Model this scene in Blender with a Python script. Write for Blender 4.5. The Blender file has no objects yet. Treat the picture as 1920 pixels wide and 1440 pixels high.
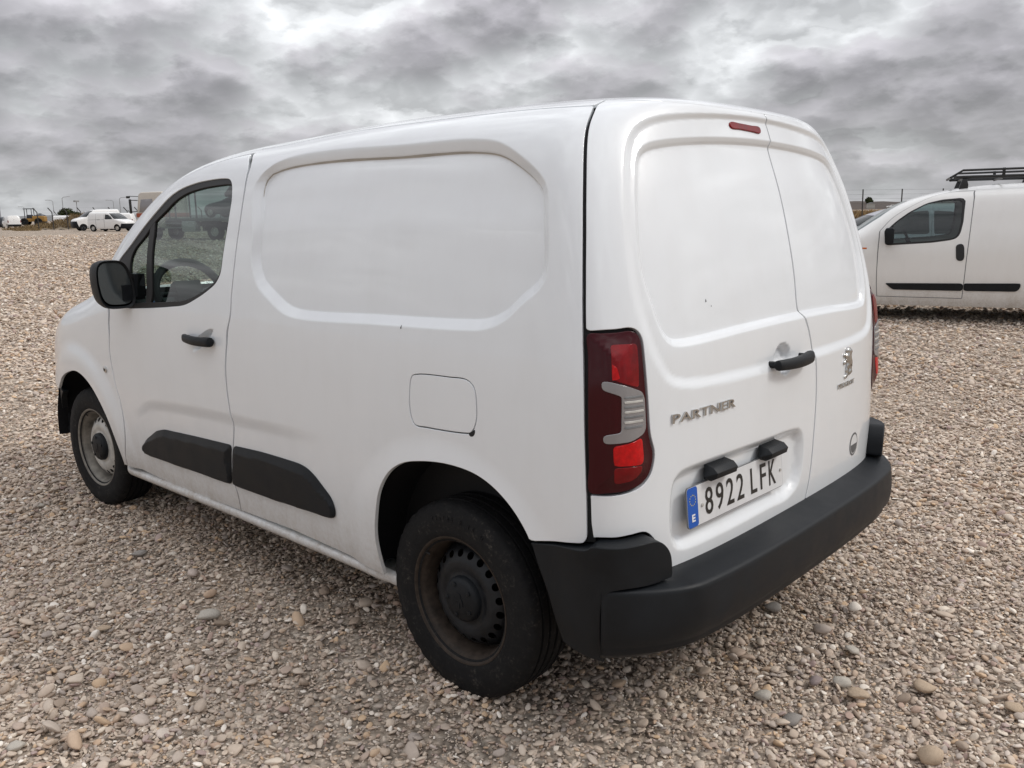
import bpy, bmesh, math, random
import numpy as np
from mathutils import Vector, Matrix
from mathutils.geometry import delaunay_2d_cdt
random.seed(7); rng = np.random.default_rng(11)
R = math.radians
scene = bpy.context.scene
COL = scene.collection

# ================================================================ camera
cam_data = bpy.data.cameras.new("camera"); cam = bpy.data.objects.new("camera", cam_data); COL.objects.link(cam)
CAM = Vector((-1.8301, 2.5688, 1.4954)); yaw, pitch, roll = R(-46.9114), R(-11.2881), R(-.8384)
fw = Vector((math.cos(pitch) * math.cos(yaw), math.cos(pitch) * math.sin(yaw), math.sin(pitch)))
r0 = Vector((math.sin(yaw), -math.cos(yaw), 0)); u0 = r0.cross(fw)
rt = math.cos(roll) * r0 + math.sin(roll) * u0; up = -math.sin(roll) * r0 + math.cos(roll) * u0
cam.matrix_world = Matrix(((rt.x, up.x, -fw.x, CAM.x), (rt.y, up.y, -fw.y, CAM.y), (rt.z, up.z, -fw.z, CAM.z), (0, 0, 0, 1)))
cam_data.sensor_width = 36; cam_data.lens = 1604.7 / 1920 * 36; cam_data.clip_start = .05; cam_data.clip_end = 4000
scene.camera = cam

# ================================================================ sky, sun, exposure
SUN_AZ, SUN_EL = R(218), R(42)          # azimuth from +x, towards which the sun stands (behind the van, to its right)
world = bpy.data.worlds.new("World"); scene.world = world; world.use_nodes = True
nt = world.node_tree; nt.nodes.clear()
def N(t, typ, **kw):
    n = t.nodes.new(typ)
    for k, v in kw.items(): setattr(n, k, v)
    return n
def L(t, a, b): t.links.new(a, b)
def M(t, op, a, b=None, c=None, clamp=False):
    n = N(t, 'ShaderNodeMath', operation=op); n.use_clamp = clamp
    for i, q in enumerate((a, b, c)):
        if q is None: continue
        if isinstance(q, (int, float)): n.inputs[i].default_value = q
        else: L(t, q, n.inputs[i])
    return n.outputs[0]
def RAMP(t, fac, stops, interp='LINEAR'):
    n = N(t, 'ShaderNodeValToRGB'); cr = n.color_ramp; cr.interpolation = interp
    while len(cr.elements) < len(stops): cr.elements.new(.5)
    for e, (p, c) in zip(cr.elements, stops):
        e.position = p; e.color = (*c, 1) if len(c) == 3 else c
    if fac is not None: L(t, fac, n.inputs[0])
    return n.outputs[0]
def MIX(t, fac, a, b, mode='MIX'):
    n = N(t, 'ShaderNodeMix', data_type='RGBA', blend_type=mode)
    for s, q in ((n.inputs[0], fac), (n.inputs[6], a), (n.inputs[7], b)):
        if isinstance(q, (int, float)): s.default_value = q
        elif isinstance(q, tuple): s.default_value = (*q, 1) if len(q) == 3 else q
        else: L(t, q, s)
    return n.outputs[2]
sky = N(nt, 'ShaderNodeTexSky', sky_type='NISHITA'); sky.sun_disc = False
sky.sun_elevation = SUN_EL; sky.sun_rotation = R(90) - SUN_AZ; sky.air_density = 1; sky.dust_density = 3
tc = N(nt, 'ShaderNodeTexCoord'); sep = N(nt, 'ShaderNodeSeparateXYZ'); L(nt, tc.outputs['Generated'], sep.inputs[0])
el = M(nt, 'MAXIMUM', sep.outputs[2], 0.0)
den = M(nt, 'ADD', el, .36)
px_ = M(nt, 'DIVIDE', sep.outputs[0], den); py_ = M(nt, 'DIVIDE', sep.outputs[1], den)
cv = N(nt, 'ShaderNodeCombineXYZ'); L(nt, px_, cv.inputs[0]); L(nt, py_, cv.inputs[1]); cv.inputs[2].default_value = CLOUD_SEED = 3.7
def noise(t, vec, scale, detail, rough, dist=0., lac=2.):
    n = N(t, 'ShaderNodeTexNoise'); n.inputs['Scale'].default_value = scale; n.inputs['Detail'].default_value = detail
    n.inputs['Roughness'].default_value = rough; n.inputs['Distortion'].default_value = dist; n.inputs['Lacunarity'].default_value = lac
    if vec is not None: L(t, vec, n.inputs['Vector'])
    return n.outputs['Fac']
def scaled_p(k):
    sc_ = N(nt, 'ShaderNodeVectorMath', operation='MULTIPLY'); L(nt, cv.outputs[0], sc_.inputs[0]); sc_.inputs[1].default_value = (k, k, 1); return sc_.outputs[0]
big = noise(nt, cv.outputs[0], 1.1, 2, .5, .2)
def puffs(k):
    """rounded heaps: warped cells at two sizes over a soft fractal"""
    v_ = scaled_p(k); f_ = noise(nt, v_, 4.6, 7, .56, .0)
    w_ = N(nt, 'ShaderNodeVectorMath', operation='ADD'); L(nt, v_, w_.inputs[0]); sw_ = N(nt, 'ShaderNodeCombineXYZ'); L(nt, M(nt, 'MULTIPLY', f_, .36), sw_.inputs[0]); L(nt, M(nt, 'MULTIPLY', f_, -.30), sw_.inputs[1]); L(nt, sw_.outputs[0], w_.inputs[1])
    def cell(sc_):
        vo = N(nt, 'ShaderNodeTexVoronoi', feature='F1'); vo.inputs['Scale'].default_value = sc_; L(nt, w_.outputs[0], vo.inputs['Vector']); return M(nt, 'SUBTRACT', .8, M(nt, 'MULTIPLY', vo.outputs['Distance'], vo.outputs['Distance']))
    return M(nt, 'ADD', M(nt, 'MULTIPLY', f_, .62), M(nt, 'ADD', M(nt, 'MULTIPLY', cell(4.6), .24), M(nt, 'MULTIPLY', cell(11.), .12)))
pa, pb = puffs(1.0), puffs(.962)                                # the second sample lies a little higher in the sky: lit tops, shaded bellies
n0 = M(nt, 'ADD', M(nt, 'MULTIPLY', big, .42), M(nt, 'MULTIPLY', pa, .58)); n1_ = M(nt, 'ADD', M(nt, 'MULTIPLY', big, .42), M(nt, 'MULTIPLY', pb, .58))
thick = RAMP(nt, n0, [(.405, (.72, .735, .75)), (.45, (.57, .58, .594)), (.48, (.45, .450, .466)), (.515, (.368, .361, .379)), (.58, (.30, .291, .311))])
relief = M(nt, 'MULTIPLY', M(nt, 'SUBTRACT', n0, n1_), 5.8)
rel = M(nt, 'MAXIMUM', M(nt, 'ADD', 1.0, relief), .62)
cs = N(nt, 'ShaderNodeVectorMath', operation='SCALE'); L(nt, thick, cs.inputs[0]); L(nt, rel, cs.inputs['Scale'])
# overcast skies brighten towards the zenith and towards the horizon haze
zen = M(nt, 'ADD', .78, M(nt, 'MULTIPLY', el, 1.5))
hz = M(nt, 'POWER', M(nt, 'SUBTRACT', 1.0, el, clamp=True), 16)
cl2 = MIX(nt, M(nt, 'MULTIPLY', hz, .55), cs.outputs[0], (.62, .635, .65))
vm = N(nt, 'ShaderNodeVectorMath', operation='SCALE'); L(nt, cl2, vm.inputs[0]); L(nt, M(nt, 'MULTIPLY', zen, 10.5), vm.inputs['Scale'])
mixed = MIX(nt, .94, sky.outputs[0], vm.outputs[0])
bg = N(nt, 'ShaderNodeBackground'); bg.inputs[1].default_value = .1; L(nt, mixed, bg.inputs[0])
world.cycles.sampling_method = 'MANUAL'; world.cycles.sample_map_resolution = 256
wo = N(nt, 'ShaderNodeOutputWorld'); L(nt, bg.outputs[0], wo.inputs[0])
sun_d = bpy.data.lights.new("sun", 'SUN'); sun_d.energy = 1.25; sun_d.angle = R(14); sun_d.color = (1, .965, .91)
sun = bpy.data.objects.new("sun", sun_d); COL.objects.link(sun)
sdir = Vector((math.cos(SUN_EL) * math.cos(SUN_AZ), math.cos(SUN_EL) * math.sin(SUN_AZ), math.sin(SUN_EL)))
sun.rotation_euler = sdir.to_track_quat('Z', 'Y').to_euler(); sun.location = (0, 0, 30)
scene.view_settings.view_transform = 'Standard'; scene.view_settings.look = 'None'
scene.view_settings.exposure = 0.20; scene.view_settings.gamma = 1
try: scene.view_settings.use_curve_mapping = False
except Exception: pass

# ================================================================ materials
def mat(name): m = bpy.data.materials.new(name); m.use_nodes = True; return m, m.node_tree, m.node_tree.nodes['Principled BSDF']
def simple(name, col, rough=.5, metal=0., coat=0., spec=.5, bump=0., bscale=200, var=0., vscale=30):
    m, t, p = mat(name); p.inputs['Roughness'].default_value = rough; p.inputs['Metallic'].default_value = metal
    p.inputs['Coat Weight'].default_value = coat; p.inputs['Coat Roughness'].default_value = .06; p.inputs['Specular IOR Level'].default_value = spec
    p.inputs['Base Color'].default_value = (*col, 1)
    tcn = N(t, 'ShaderNodeTexCoord')
    if var:
        f = noise(t, tcn.outputs['Object'], vscale, 6, .6)
        lo = tuple(c * (1 - var) for c in col); hi = tuple(min(1, c * (1 + var)) for c in col)
        L(t, RAMP(t, f, [(.3, lo), (.7, hi)]), p.inputs['Base Color'])
        L(t, RAMP(t, f, [(.3, (rough * .85,) * 3), (.7, (min(1, rough * 1.2),) * 3)]), p.inputs['Roughness'])
    if bump:
        b = N(t, 'ShaderNodeBump'); b.inputs['Strength'].default_value = bump; b.inputs['Distance'].default_value = .002
        L(t, noise(t, tcn.outputs['Object'], bscale, 3, .6), b.inputs['Height']); L(t, b.outputs[0], p.inputs['Normal'])
    return m
def paint(name, col, dirt=(.30, .24, .17), dirt_amt=.8, zlo=.25, zhi=.66):
    """white lacquer with road dust that was thrown up onto the lower edges, streaky"""
    m, t, p = mat(name)
    tcn = N(t, 'ShaderNodeTexCoord'); sp = N(t, 'ShaderNodeSeparateXYZ'); L(t, tcn.outputs['Object'], sp.inputs[0])
    mp = N(t, 'ShaderNodeMapping'); mp.inputs['Scale'].default_value = (9, 9, 3); L(t, tcn.outputs['Object'], mp.inputs[0])
    n1 = noise(t, mp.outputs[0], 1, 8, .68); n2 = noise(t, tcn.outputs['Object'], 60, 5, .7)
    zr = N(t, 'ShaderNodeMapRange'); zr.inputs[1].default_value = zhi; zr.inputs[2].default_value = zlo
    zr.inputs[3].default_value = 0; zr.inputs[4].default_value = 1; L(t, sp.outputs[2], zr.inputs[0])
    f = M(t, 'MULTIPLY', M(t, 'POWER', zr.outputs[0], 1.6), M(t, 'MULTIPLY', M(t, 'MULTIPLY', n1, n2), 2.6), clamp=True)
    f = M(t, 'MULTIPLY', f, dirt_amt)
    film = M(t, 'MULTIPLY', RAMP(t, n1, [(.45, (0, 0, 0)), (.8, (1, 1, 1))]), .06)
    f = M(t, 'ADD', f, film, clamp=True)
    L(t, MIX(t, f, col, dirt), p.inputs['Base Color'])
    L(t, M(t, 'ADD', .34, M(t, 'MULTIPLY', f, .6)), p.inputs['Roughness']); p.inputs['Coat Roughness'].default_value = .045
    L(t, M(t, 'SUBTRACT', .95, M(t, 'MULTIPLY', f, 1.3), clamp=True), p.inputs['Coat Weight'])
    bmp = N(t, 'ShaderNodeBump'); bmp.inputs['Strength'].default_value = 1.; bmp.inputs['Distance'].default_value = .0022; L(t, noise(t, tcn.outputs['Object'], 3.2, 2, .4), bmp.inputs['Height'])
    L(t, bmp.outputs[0], p.inputs['Normal']); L(t, bmp.outputs[0], p.inputs['Coat Normal'])
    return m
def glassy(name, tint, rough=.0, base=.06):
    m, t, p = mat(name); t.nodes.remove(p); out = t.nodes['Material Output']
    tr = N(t, 'ShaderNodeBsdfTransparent'); tr.inputs[0].default_value = (*tint, 1)
    gl = N(t, 'ShaderNodeBsdfGlossy'); gl.inputs['Roughness'].default_value = rough; gl.inputs[0].default_value = (1, 1, 1, 1)
    fr = N(t, 'ShaderNodeFresnel'); gm_ = N(t, 'ShaderNodeNewGeometry'); L(t, M(t, 'SUBTRACT', 1.5, M(t, 'MULTIPLY', gm_.outputs['Backfacing'], 1.5 - 1 / 1.5)), fr.inputs[0])   # same pane from both sides
    mx = N(t, 'ShaderNodeMixShader'); L(t, M(t, 'ADD', fr.outputs[0], base - .04, clamp=True), mx.inputs[0])
    L(t, tr.outputs[0], mx.inputs[1]); L(t, gl.outputs[0], mx.inputs[2]); L(t, mx.outputs[0], out.inputs[0])
    return m
MT = dict(
    white=paint("white_paint", (.765, .792, .815)), white_b=paint("white_paint_old", (.79, .79, .775), dirt_amt=.6),
    white_c=simple("white_paint_far", (.76, .76, .75), .35, coat=.4, var=.05),
    plastic=simple("black_plastic", (.0078, .0096, .0120), .46, spec=.25, bump=.25, bscale=900, var=.28, vscale=9),
    rubber=simple("black_rubber", (.012, .012, .013), .6), seal=simple("dark_gap", (.006, .006, .007), .7),
    tyre=None, steel_black=simple("black_steel", (.0125, .0140, .0165), .45, spec=.3, var=.45, vscale=22, bump=.15, bscale=260),
    steel_rust=simple("rusty_rim_edge", (.036, .027, .021), .6, spec=.25, var=.5, vscale=35, bump=.2, bscale=300),
    steel_silver=simple("silver_steel", (.50, .49, .46), .45, metal=.25, var=.25, vscale=20),
    liner=simple("arch_liner", (.008, .008, .009), .85, spec=.15, bump=.5, bscale=90),
    glass=glassy("window_glass", (.46, .555, .525), base=.075), glass_dark=simple("dark_glass", (.012, .016, .018), .06, spec=.6),
    mirror=simple("mirror_glass", (.10, .115, .12), .08, metal=.6), chrome=simple("chrome", (.55, .54, .52), .16, metal=1., var=.15, vscale=60),
    lens_wine=simple("wine_red_lens", (.040, .0008, .0035), .12, coat=.15, spec=.22), lens_red=simple("red_lens", (.17, .0012, .0035), .16, coat=.2, spec=.22, var=.3, vscale=28),
    lens_red2=simple("bright_red_lens", (.46, .004, .005), .15, coat=.2, spec=.22, var=.25, vscale=60), lens_clear=simple("clear_lens", (.27, .262, .268), .22, metal=.35, coat=.5),
    plate=simple("plate_white", (.66, .67, .68), .35, coat=.3, var=.06), blue=simple("plate_blue", (.004, .085, .42), .35), ink=simple("plate_black", (.012, .011, .010), .4),
    yellow=simple("plate_yellow", (.65, .55, .06), .5), ink_white=simple("white_print", (.75, .75, .75), .5), grey_print=simple("grey_print", (.10, .105, .11), .45),
    seat=simple("seat_cloth", (.055, .06, .065), .9), dash=simple("dash_plastic", (.028, .031, .034), .6), lining=simple("cabin_lining", (.20, .21, .21), .85),
    headlamp=simple("headlamp_glass", (.45, .47, .5), .05, metal=.5, coat=1.), amber=simple("amber_lens", (.55, .12, .01), .2, coat=1.),
    beige=simple("beige_cab_paint", (.52, .48, .42), .4, coat=.3, var=.08), orange=simple("orange_stripe", (.34, .075, .035), .5),
    yellow_m=simple("machine_yellow", (.30, .165, .035), .6, var=.2), steel_grey=simple("grey_steel", (.16, .165, .17), .55, var=.2), tank=simple("pale_tank", (.48, .49, .48), .4),
    dark_m=simple("dark_paint", (.03, .035, .045), .4), lilac=simple("silver_lilac_paint", (.36, .36, .41), .3, metal=.4, coat=.6),
    post=simple("dark_post", (.035, .033, .032), .7), wire=simple("fence_wire", (.10, .10, .10), .6, metal=.5), lamp_post=simple("galvanised_post", (.28, .29, .30), .6),
    wall_far=simple("far_wall", (.35, .35, .33), .8), bark=simple("bark", (.06, .045, .03), .9), leaf=simple("leaf", (.045, .06, .022), .8, var=.4, vscale=3),
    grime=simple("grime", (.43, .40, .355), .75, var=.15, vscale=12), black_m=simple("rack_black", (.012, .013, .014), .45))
m, t, p = mat("tyre_rubber"); tcn = N(t, 'ShaderNodeTexCoord')
f1 = noise(t, tcn.outputs['Object'], 26, 9, .72); f2 = noise(t, tcn.outputs['Object'], 110, 4, .7)
ff = M(t, 'ADD', M(t, 'MULTIPLY', f1, .6), M(t, 'MULTIPLY', f2, .4))
L(t, RAMP(t, ff, [(.38, (.007, .007, .008)), (.55, (.011, .011, .0115)), (.62, (.034, .031, .028)), (.72, (.11, .10, .085))]), p.inputs['Base Color'])
p.inputs['Roughness'].default_value = .75; p.inputs['Specular IOR Level'].default_value = .2; bmp = N(t, 'ShaderNodeBump'); bmp.inputs['Strength'].default_value = .35; bmp.inputs['Distance'].default_value = .003
L(t, f2, bmp.inputs['Height']); L(t, bmp.outputs[0], p.inputs['Normal']); MT['tyre'] = m

# ================================================================ object helpers
def empty(name, loc=(0, 0, 0), rz=0., parent=None):
    o = bpy.data.objects.new(name, None); COL.objects.link(o); o.location = loc; o.rotation_euler = (0, 0, rz); o.empty_display_size = .2
    if parent is not None: o.parent = parent
    return o
def tag(o, label=None, cat=None, group=None, kind=None):
    for k, v in (('label', label), ('category', cat), ('group', group), ('kind', kind)):
        if v: o[k] = v
    return o
def link(name, me, material, parent=None):
    o = bpy.data.objects.new(name, me); COL.objects.link(o)
    if material is not None and not me.materials: me.materials.append(material)
    if parent is not None: o.parent = parent
    return o
def mesh_obj(name, verts, faces, material, parent=None, smooth=False, normals=None):
    me = bpy.data.meshes.new(name); me.from_pydata([tuple(map(float, v)) for v in verts], [], [tuple(map(int, f)) for f in faces]); me.update()
    if smooth or normals is not None: me.shade_smooth()
    if normals is not None: me.normals_split_custom_set_from_vertices([tuple(map(float, n)) for n in normals])
    return link(name, me, material, parent)
class MB:
    """collects shapes into one mesh"""
    def __init__(s): s.v = []; s.f = []
    def add(s, v, f): k = len(s.v); s.v += [tuple(q) for q in v]; s.f += [tuple(i + k for i in q) for q in f]; return s
    def box(s, c, d, rot=None):
        v = [Vector((x * d[0] / 2, y * d[1] / 2, z * d[2] / 2)) for x in (-1, 1) for y in (-1, 1) for z in (-1, 1)]
        if rot is not None: v = [rot @ q for q in v]
        return s.add([q + Vector(c) for q in v], [(0, 1, 3, 2), (4, 6, 7, 5), (0, 4, 5, 1), (2, 3, 7, 6), (0, 2, 6, 4), (1, 5, 7, 3)])
    def tube(s, pts, r, n=8, caps=True):
        pts = [Vector(q) for q in pts]; rr = r if isinstance(r, (list, tuple)) else [r] * len(pts); v = []; f = []
        nrm = None
        for i, q in enumerate(pts):
            d = (pts[min(i + 1, len(pts) - 1)] - pts[max(i - 1, 0)]).normalized()
            if nrm is None: nrm = d.orthogonal().normalized()
            nrm = (nrm - d * nrm.dot(d)).normalized(); b = d.cross(nrm)
            v += [q + (nrm * math.cos(2 * math.pi * k / n) + b * math.sin(2 * math.pi * k / n)) * rr[i] for k in range(n)]
        for i in range(len(pts) - 1):
            for k in range(n): f.append((i * n + k, i * n + (k + 1) % n, (i + 1) * n + (k + 1) % n, (i + 1) * n + k))
        if caps: f.append(tuple(range(n - 1, -1, -1))); f.append(tuple((len(pts) - 1) * n + k for k in range(n)))
        return s.add(v, f)
    def lathe(s, prof, n=48, axis='y', closed=False):
        """prof: (radius, along axis)"""
        v = []; f = []; m_ = len(prof)
        for k in range(n):
            c, q = math.cos(2 * math.pi * k / n), math.sin(2 * math.pi * k / n)
            for r_, h in prof: v.append((r_ * c, h, r_ * q) if axis == 'y' else (r_ * c, r_ * q, h))
        for k in range(n):
            for i in range(m_ if closed else m_ - 1): f.append((k * m_ + i, k * m_ + (i + 1) % m_, ((k + 1) % n) * m_ + (i + 1) % m_, ((k + 1) % n) * m_ + i))
        return s.add(v, f)
    def prism(s, poly, y0, y1, plane='xz'):
        n = len(poly); mk = (lambda a, b, h: (a, h, b)) if plane == 'xz' else (lambda a, b, h: (h, a, b)) if plane == 'yz' else (lambda a, b, h: (a, b, h))
        v = [mk(a, b, y0) for a, b in poly] + [mk(a, b, y1) for a, b in poly]
        return s.add(v, [tuple(range(n)), tuple(range(2 * n - 1, n - 1, -1))] + [(i, (i + 1) % n, n + (i + 1) % n, n + i)[::-1] for i in range(n)])
    def build(s, name, material, parent=None, bevel=0., smooth=True, angle=35, seg=2):
        me = bpy.data.meshes.new(name); bm = bmesh.new()
        vs = [bm.verts.new(q) for q in s.v]
        for q in s.f:
            try: bm.faces.new([vs[i] for i in q])
            except ValueError: pass
        bmesh.ops.recalc_face_normals(bm, faces=bm.faces)
        if bevel:
            es = [e for e in bm.edges if len(e.link_faces) == 2 and e.calc_face_angle(0) > R(25)]
            bmesh.ops.bevel(bm, geom=es, offset=bevel, segments=seg, profile=.5, affect='EDGES', clamp_overlap=True)
        for q in bm.faces: q.smooth = smooth
        if smooth:
            for e in bm.edges:
                if len(e.link_faces) == 2 and e.calc_face_angle(0) > R(angle): e.smooth = False
        bm.to_mesh(me); bm.free()
        return link(name, me, material, parent)
def text_verts(s, size, extrude, xs=1., offset=0., align='LEFT'):
    cu = bpy.data.curves.new("txt", 'FONT'); cu.body = s; cu.size = size; cu.extrude = extrude; cu.offset = offset; cu.align_x = align; cu.resolution_u = 3
    ob = bpy.data.objects.new("txt", cu); COL.objects.link(ob); bpy.context.view_layer.update()
    me = bpy.data.meshes.new_from_object(ob.evaluated_get(bpy.context.evaluated_depsgraph_get()))
    v = np.array([q.co[:] for q in me.vertices]); f = [tuple(q.vertices) for q in me.polygons]
    bpy.data.objects.remove(ob); bpy.data.curves.remove(cu); bpy.data.meshes.remove(me)
    if len(v): v[:, 0] *= xs
    return v, f
def place(v, o, ex, ey, ez):
    return np.asarray(o) + v[:, :1] * np.asarray(ex) + v[:, 1:2] * np.asarray(ey) + v[:, 2:3] * np.asarray(ez)
def copy_tree(o, parent=None):
    c = o.copy(); COL.objects.link(c)
    if parent is not None: c.parent = parent
    for ch in o.children: copy_tree(ch, c)
    return c

# ================================================================ curves and panels
def crom(pts, closed=True, step=.01):
    """Catmull-Rom through the points, resampled evenly"""
    p = np.asarray(pts, float); n = len(p)
    idx = range(n if closed else n - 1); out = []
    for i in idx:
        if closed: a, b, c, d = p[(i - 1) % n], p[i], p[(i + 1) % n], p[(i + 2) % n]
        else: b, c = p[i], p[i + 1]; a = p[i - 1] if i else 2 * b - c; d = p[i + 2] if i + 2 < n else 2 * c - b
        t0 = 0; t1 = t0 + np.linalg.norm(b - a) ** .5 + 1e-9; t2 = t1 + np.linalg.norm(c - b) ** .5 + 1e-9; t3 = t2 + np.linalg.norm(d - c) ** .5 + 1e-9
        t_ = np.linspace(t1, t2, 16, endpoint=False)[:, None]
        A1 = (t1 - t_) / (t1 - t0) * a + (t_ - t0) / (t1 - t0) * b; A2 = (t2 - t_) / (t2 - t1) * b + (t_ - t1) / (t2 - t1) * c; A3 = (t3 - t_) / (t3 - t2) * c + (t_ - t2) / (t3 - t2) * d
        B1 = (t2 - t_) / (t2 - t0) * A1 + (t_ - t0) / (t2 - t0) * A2; B2 = (t3 - t_) / (t3 - t1) * A2 + (t_ - t1) / (t3 - t1) * A3
        out.append((t2 - t_) / (t2 - t1) * B1 + (t_ - t1) / (t2 - t1) * B2)
    q = np.concatenate(out + ([] if closed else [p[-1:]]))
    return resample(q, closed, step)
def resample(q, closed, step):
    q = np.asarray(q, float)
    if closed: q = np.concatenate([q, q[:1]])
    s = np.concatenate([[0], np.cumsum(np.linalg.norm(np.diff(q, axis=0), axis=1))]); k = np.concatenate([[True], np.diff(s) > 1e-9]); q = q[k]; s = s[k]
    n = max(3, int(round(s[-1] / step))); t_ = np.linspace(0, s[-1], n + 1)
    o = np.stack([np.interp(t_, s, q[:, 0]), np.interp(t_, s, q[:, 1])], -1)
    return o[:-1] if closed else o
def sdf(pts, poly):
    """signed distance, negative inside"""
    p = np.asarray(pts, float); a = np.asarray(poly, float); b = np.roll(a, -1, 0); d2 = np.full(len(p), 1e9); ins = np.zeros(len(p), bool); x, y = p[:, 0], p[:, 1]
    for (ax, ay), (bx, by) in zip(a, b):
        ex, ey = bx - ax, by - ay; wx, wy = x - ax, y - ay; tt = np.clip((wx * ex + wy * ey) / max(ex * ex + ey * ey, 1e-14), 0, 1)
        d2 = np.minimum(d2, (wx - ex * tt) ** 2 + (wy - ey * tt) ** 2)
        if ay != by: ins ^= ((ay > y) != (by > y)) & (x < ax + (y - ay) * ex / ey)
    return np.where(ins, -1, 1) * np.sqrt(d2)
def inset(poly, d):
    """move a dense closed outline inwards (d>0)"""
    p = np.asarray(poly, float); ar = .5 * np.sum(p[:, 0] * np.roll(p[:, 1], -1) - np.roll(p[:, 0], -1) * p[:, 1])
    t_ = np.roll(p, -1, 0) - np.roll(p, 1, 0); t_ /= np.maximum(np.linalg.norm(t_, axis=1, keepdims=True), 1e-9)
    n = np.stack([-t_[:, 1], t_[:, 0]], -1) * (1 if ar > 0 else -1)
    return p + n * d
def inside_grid(loops, xs, ys):
    """even-odd inside test for a grid, row by row"""
    segs = np.concatenate([np.concatenate([l, np.roll(l, -1, 0)], 1) for l in loops]); ok = np.zeros((len(ys), len(xs)), bool)
    for k, y in enumerate(ys):
        m_ = (segs[:, 1] > y) != (segs[:, 3] > y); s_ = segs[m_]
        xc = np.sort(s_[:, 0] + (y - s_[:, 1]) * (s_[:, 2] - s_[:, 0]) / (s_[:, 3] - s_[:, 1])); ok[k] = np.searchsorted(xc, xs) % 2 == 1
    return ok
def cdt_region(loops, step, feats=()):
    lo = np.min(loops[0], 0); hi = np.max(loops[0], 0)
    xs = np.arange(lo[0] + step / 2, hi[0], step); ys = np.arange(lo[1] + step / 2, hi[1], step)
    ok = inside_grid(loops, xs, ys)
    fp = np.concatenate([np.zeros((0, 2))] + [np.asarray(f_) for f_ in feats])   # rows of points along pressed edges
    for l in list(loops) + [f_ for f_ in feats]:           # drop grid points that crowd the outline
        for q in np.concatenate([l, .5 * (l + np.roll(l, -1, 0))]):
            x0, x1 = np.searchsorted(xs, [q[0] - .5 * step, q[0] + .5 * step]); y0, y1 = np.searchsorted(ys, [q[1] - .5 * step, q[1] + .5 * step]); ok[y0:y1, x0:x1] = False
    gy, gx = np.nonzero(ok); g = np.stack([xs[gx], ys[gy]], -1); V = []; FC = []; k = 0
    for l in loops: n = len(l); V.append(l); FC.append(list(range(k, k + n))); k += n
    if len(fp):
        d_ = sdf(fp, loops[0]); keep = d_ < -.25 * step
        for h in loops[1:]: keep &= sdf(fp, h) > .25 * step
        fp = fp[keep]
    V = np.concatenate(V + [fp, g])
    ccw = [fc if np.sum(l[:, 0] * np.roll(l[:, 1], -1) - np.roll(l[:, 0], -1) * l[:, 1]) > 0 else fc[::-1] for fc, l in zip(FC, loops)]
    res = delaunay_2d_cdt([Vector((float(a), float(b))) for a, b in V], [], ccw, 0, 1e-7)
    P = np.array([q[:] for q in res[0]])
    F = np.array(res[2], int); c = P[F].mean(1); ins = np.zeros(len(c), bool); x, y = c[:, 0], c[:, 1]
    for l in loops:
        for (ax, ay), (bx, by) in zip(l, np.roll(l, -1, 0)):
            if ay != by: ins ^= ((ay > y) != (by > y)) & (x < ax + (y - ay) * (bx - ax) / (by - ay))
    F = F[ins]
    mp = {}
    for new, olds in enumerate(res[3]):
        for o_ in olds: mp[o_] = new
    return P, F, [[mp.get(i) for i in fc] for fc in FC]
def fit_faces(V, NN, F):
    F = np.asarray(F, int); g = np.cross(V[F[:, 1]] - V[F[:, 0]], V[F[:, 2]] - V[F[:, 0]]); neg = (g * (NN[F[:, 0]] + NN[F[:, 1]] + NN[F[:, 2]])).sum(1) < 0
    F[neg] = F[neg][:, ::-1]; return F
def panel(name, B, loops, material, parent, step=.012, fn=None, flange=.014, bev=.0018, side=1, feats=()):
    """a skin panel cut from body B along the loops (outer first, then holes), with rolled edges and a return flange.
    side may be a list of signs with parent a list: the mirrored twin reuses the same numbers"""
    fn = fn or B.at
    P, F, ids = cdt_region([np.asarray(l, float) for l in loops], step, feats)
    a, b = P[:, 0], P[:, 1]; X = fn(a, b); Nn = B.nrm(a, b, fn, .0015)
    V = [X]; NN = [Nn]; quads = []; k = len(X)
    if flange:
        for li, idl in enumerate(ids):
            idl = [i for i in idl if i is not None]; n = len(idl)
            if n < 3: continue
            idl = np.array(idl); q = X[idl]; nq = Nn[idl]; tg = np.roll(q, -1, 0) - np.roll(q, 1, 0); tg /= np.maximum(np.linalg.norm(tg, axis=1, keepdims=True), 1e-9)
            l2 = P[idl]; ar = .5 * np.sum(l2[:, 0] * np.roll(l2[:, 1], -1) - np.roll(l2[:, 0], -1) * l2[:, 1])
            o = np.cross(tg, nq) * ((1 if ar > 0 else -1) * (1 if li == 0 else -1) * ORIENT)
            r1 = q + o * bev * .7 - nq * bev * .45; r2 = q + o * bev - nq * bev * 1.4; r3 = q + o * bev - nq * flange
            n1 = nq * .7 + o * .7; n1 /= np.maximum(np.linalg.norm(n1, axis=1, keepdims=True), 1e-9)
            V += [r1, r2, r3]; NN += [n1, o, o]
            ring = [idl, np.arange(k, k + n), np.arange(k + n, k + 2 * n), np.arange(k + 2 * n, k + 3 * n)]
            for s_ in range(3): quads.append(np.stack([ring[s_], ring[s_ + 1], np.roll(ring[s_ + 1], -1), np.roll(ring[s_], -1)], -1))
            k += 3 * n
    V = np.concatenate(V); NN = np.concatenate(NN); Ft = fit_faces(V, NN, F).tolist()
    if quads: Ft += fit_faces(V, NN, np.concatenate(quads)).tolist()
    res = []
    for s_, par in zip(*((side, parent) if isinstance(side, (list, tuple)) else ([side], [parent]))):
        if s_ > 0: res.append(mesh_obj(name, V, Ft, material, par, normals=NN))
        else: res.append(mesh_obj(name, V * [1, -1, 1], [f_[::-1] for f_ in Ft], material, par, normals=NN * [1, -1, 1]))
    return res if isinstance(side, (list, tuple)) else res[0]
ORIENT = -1
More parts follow.
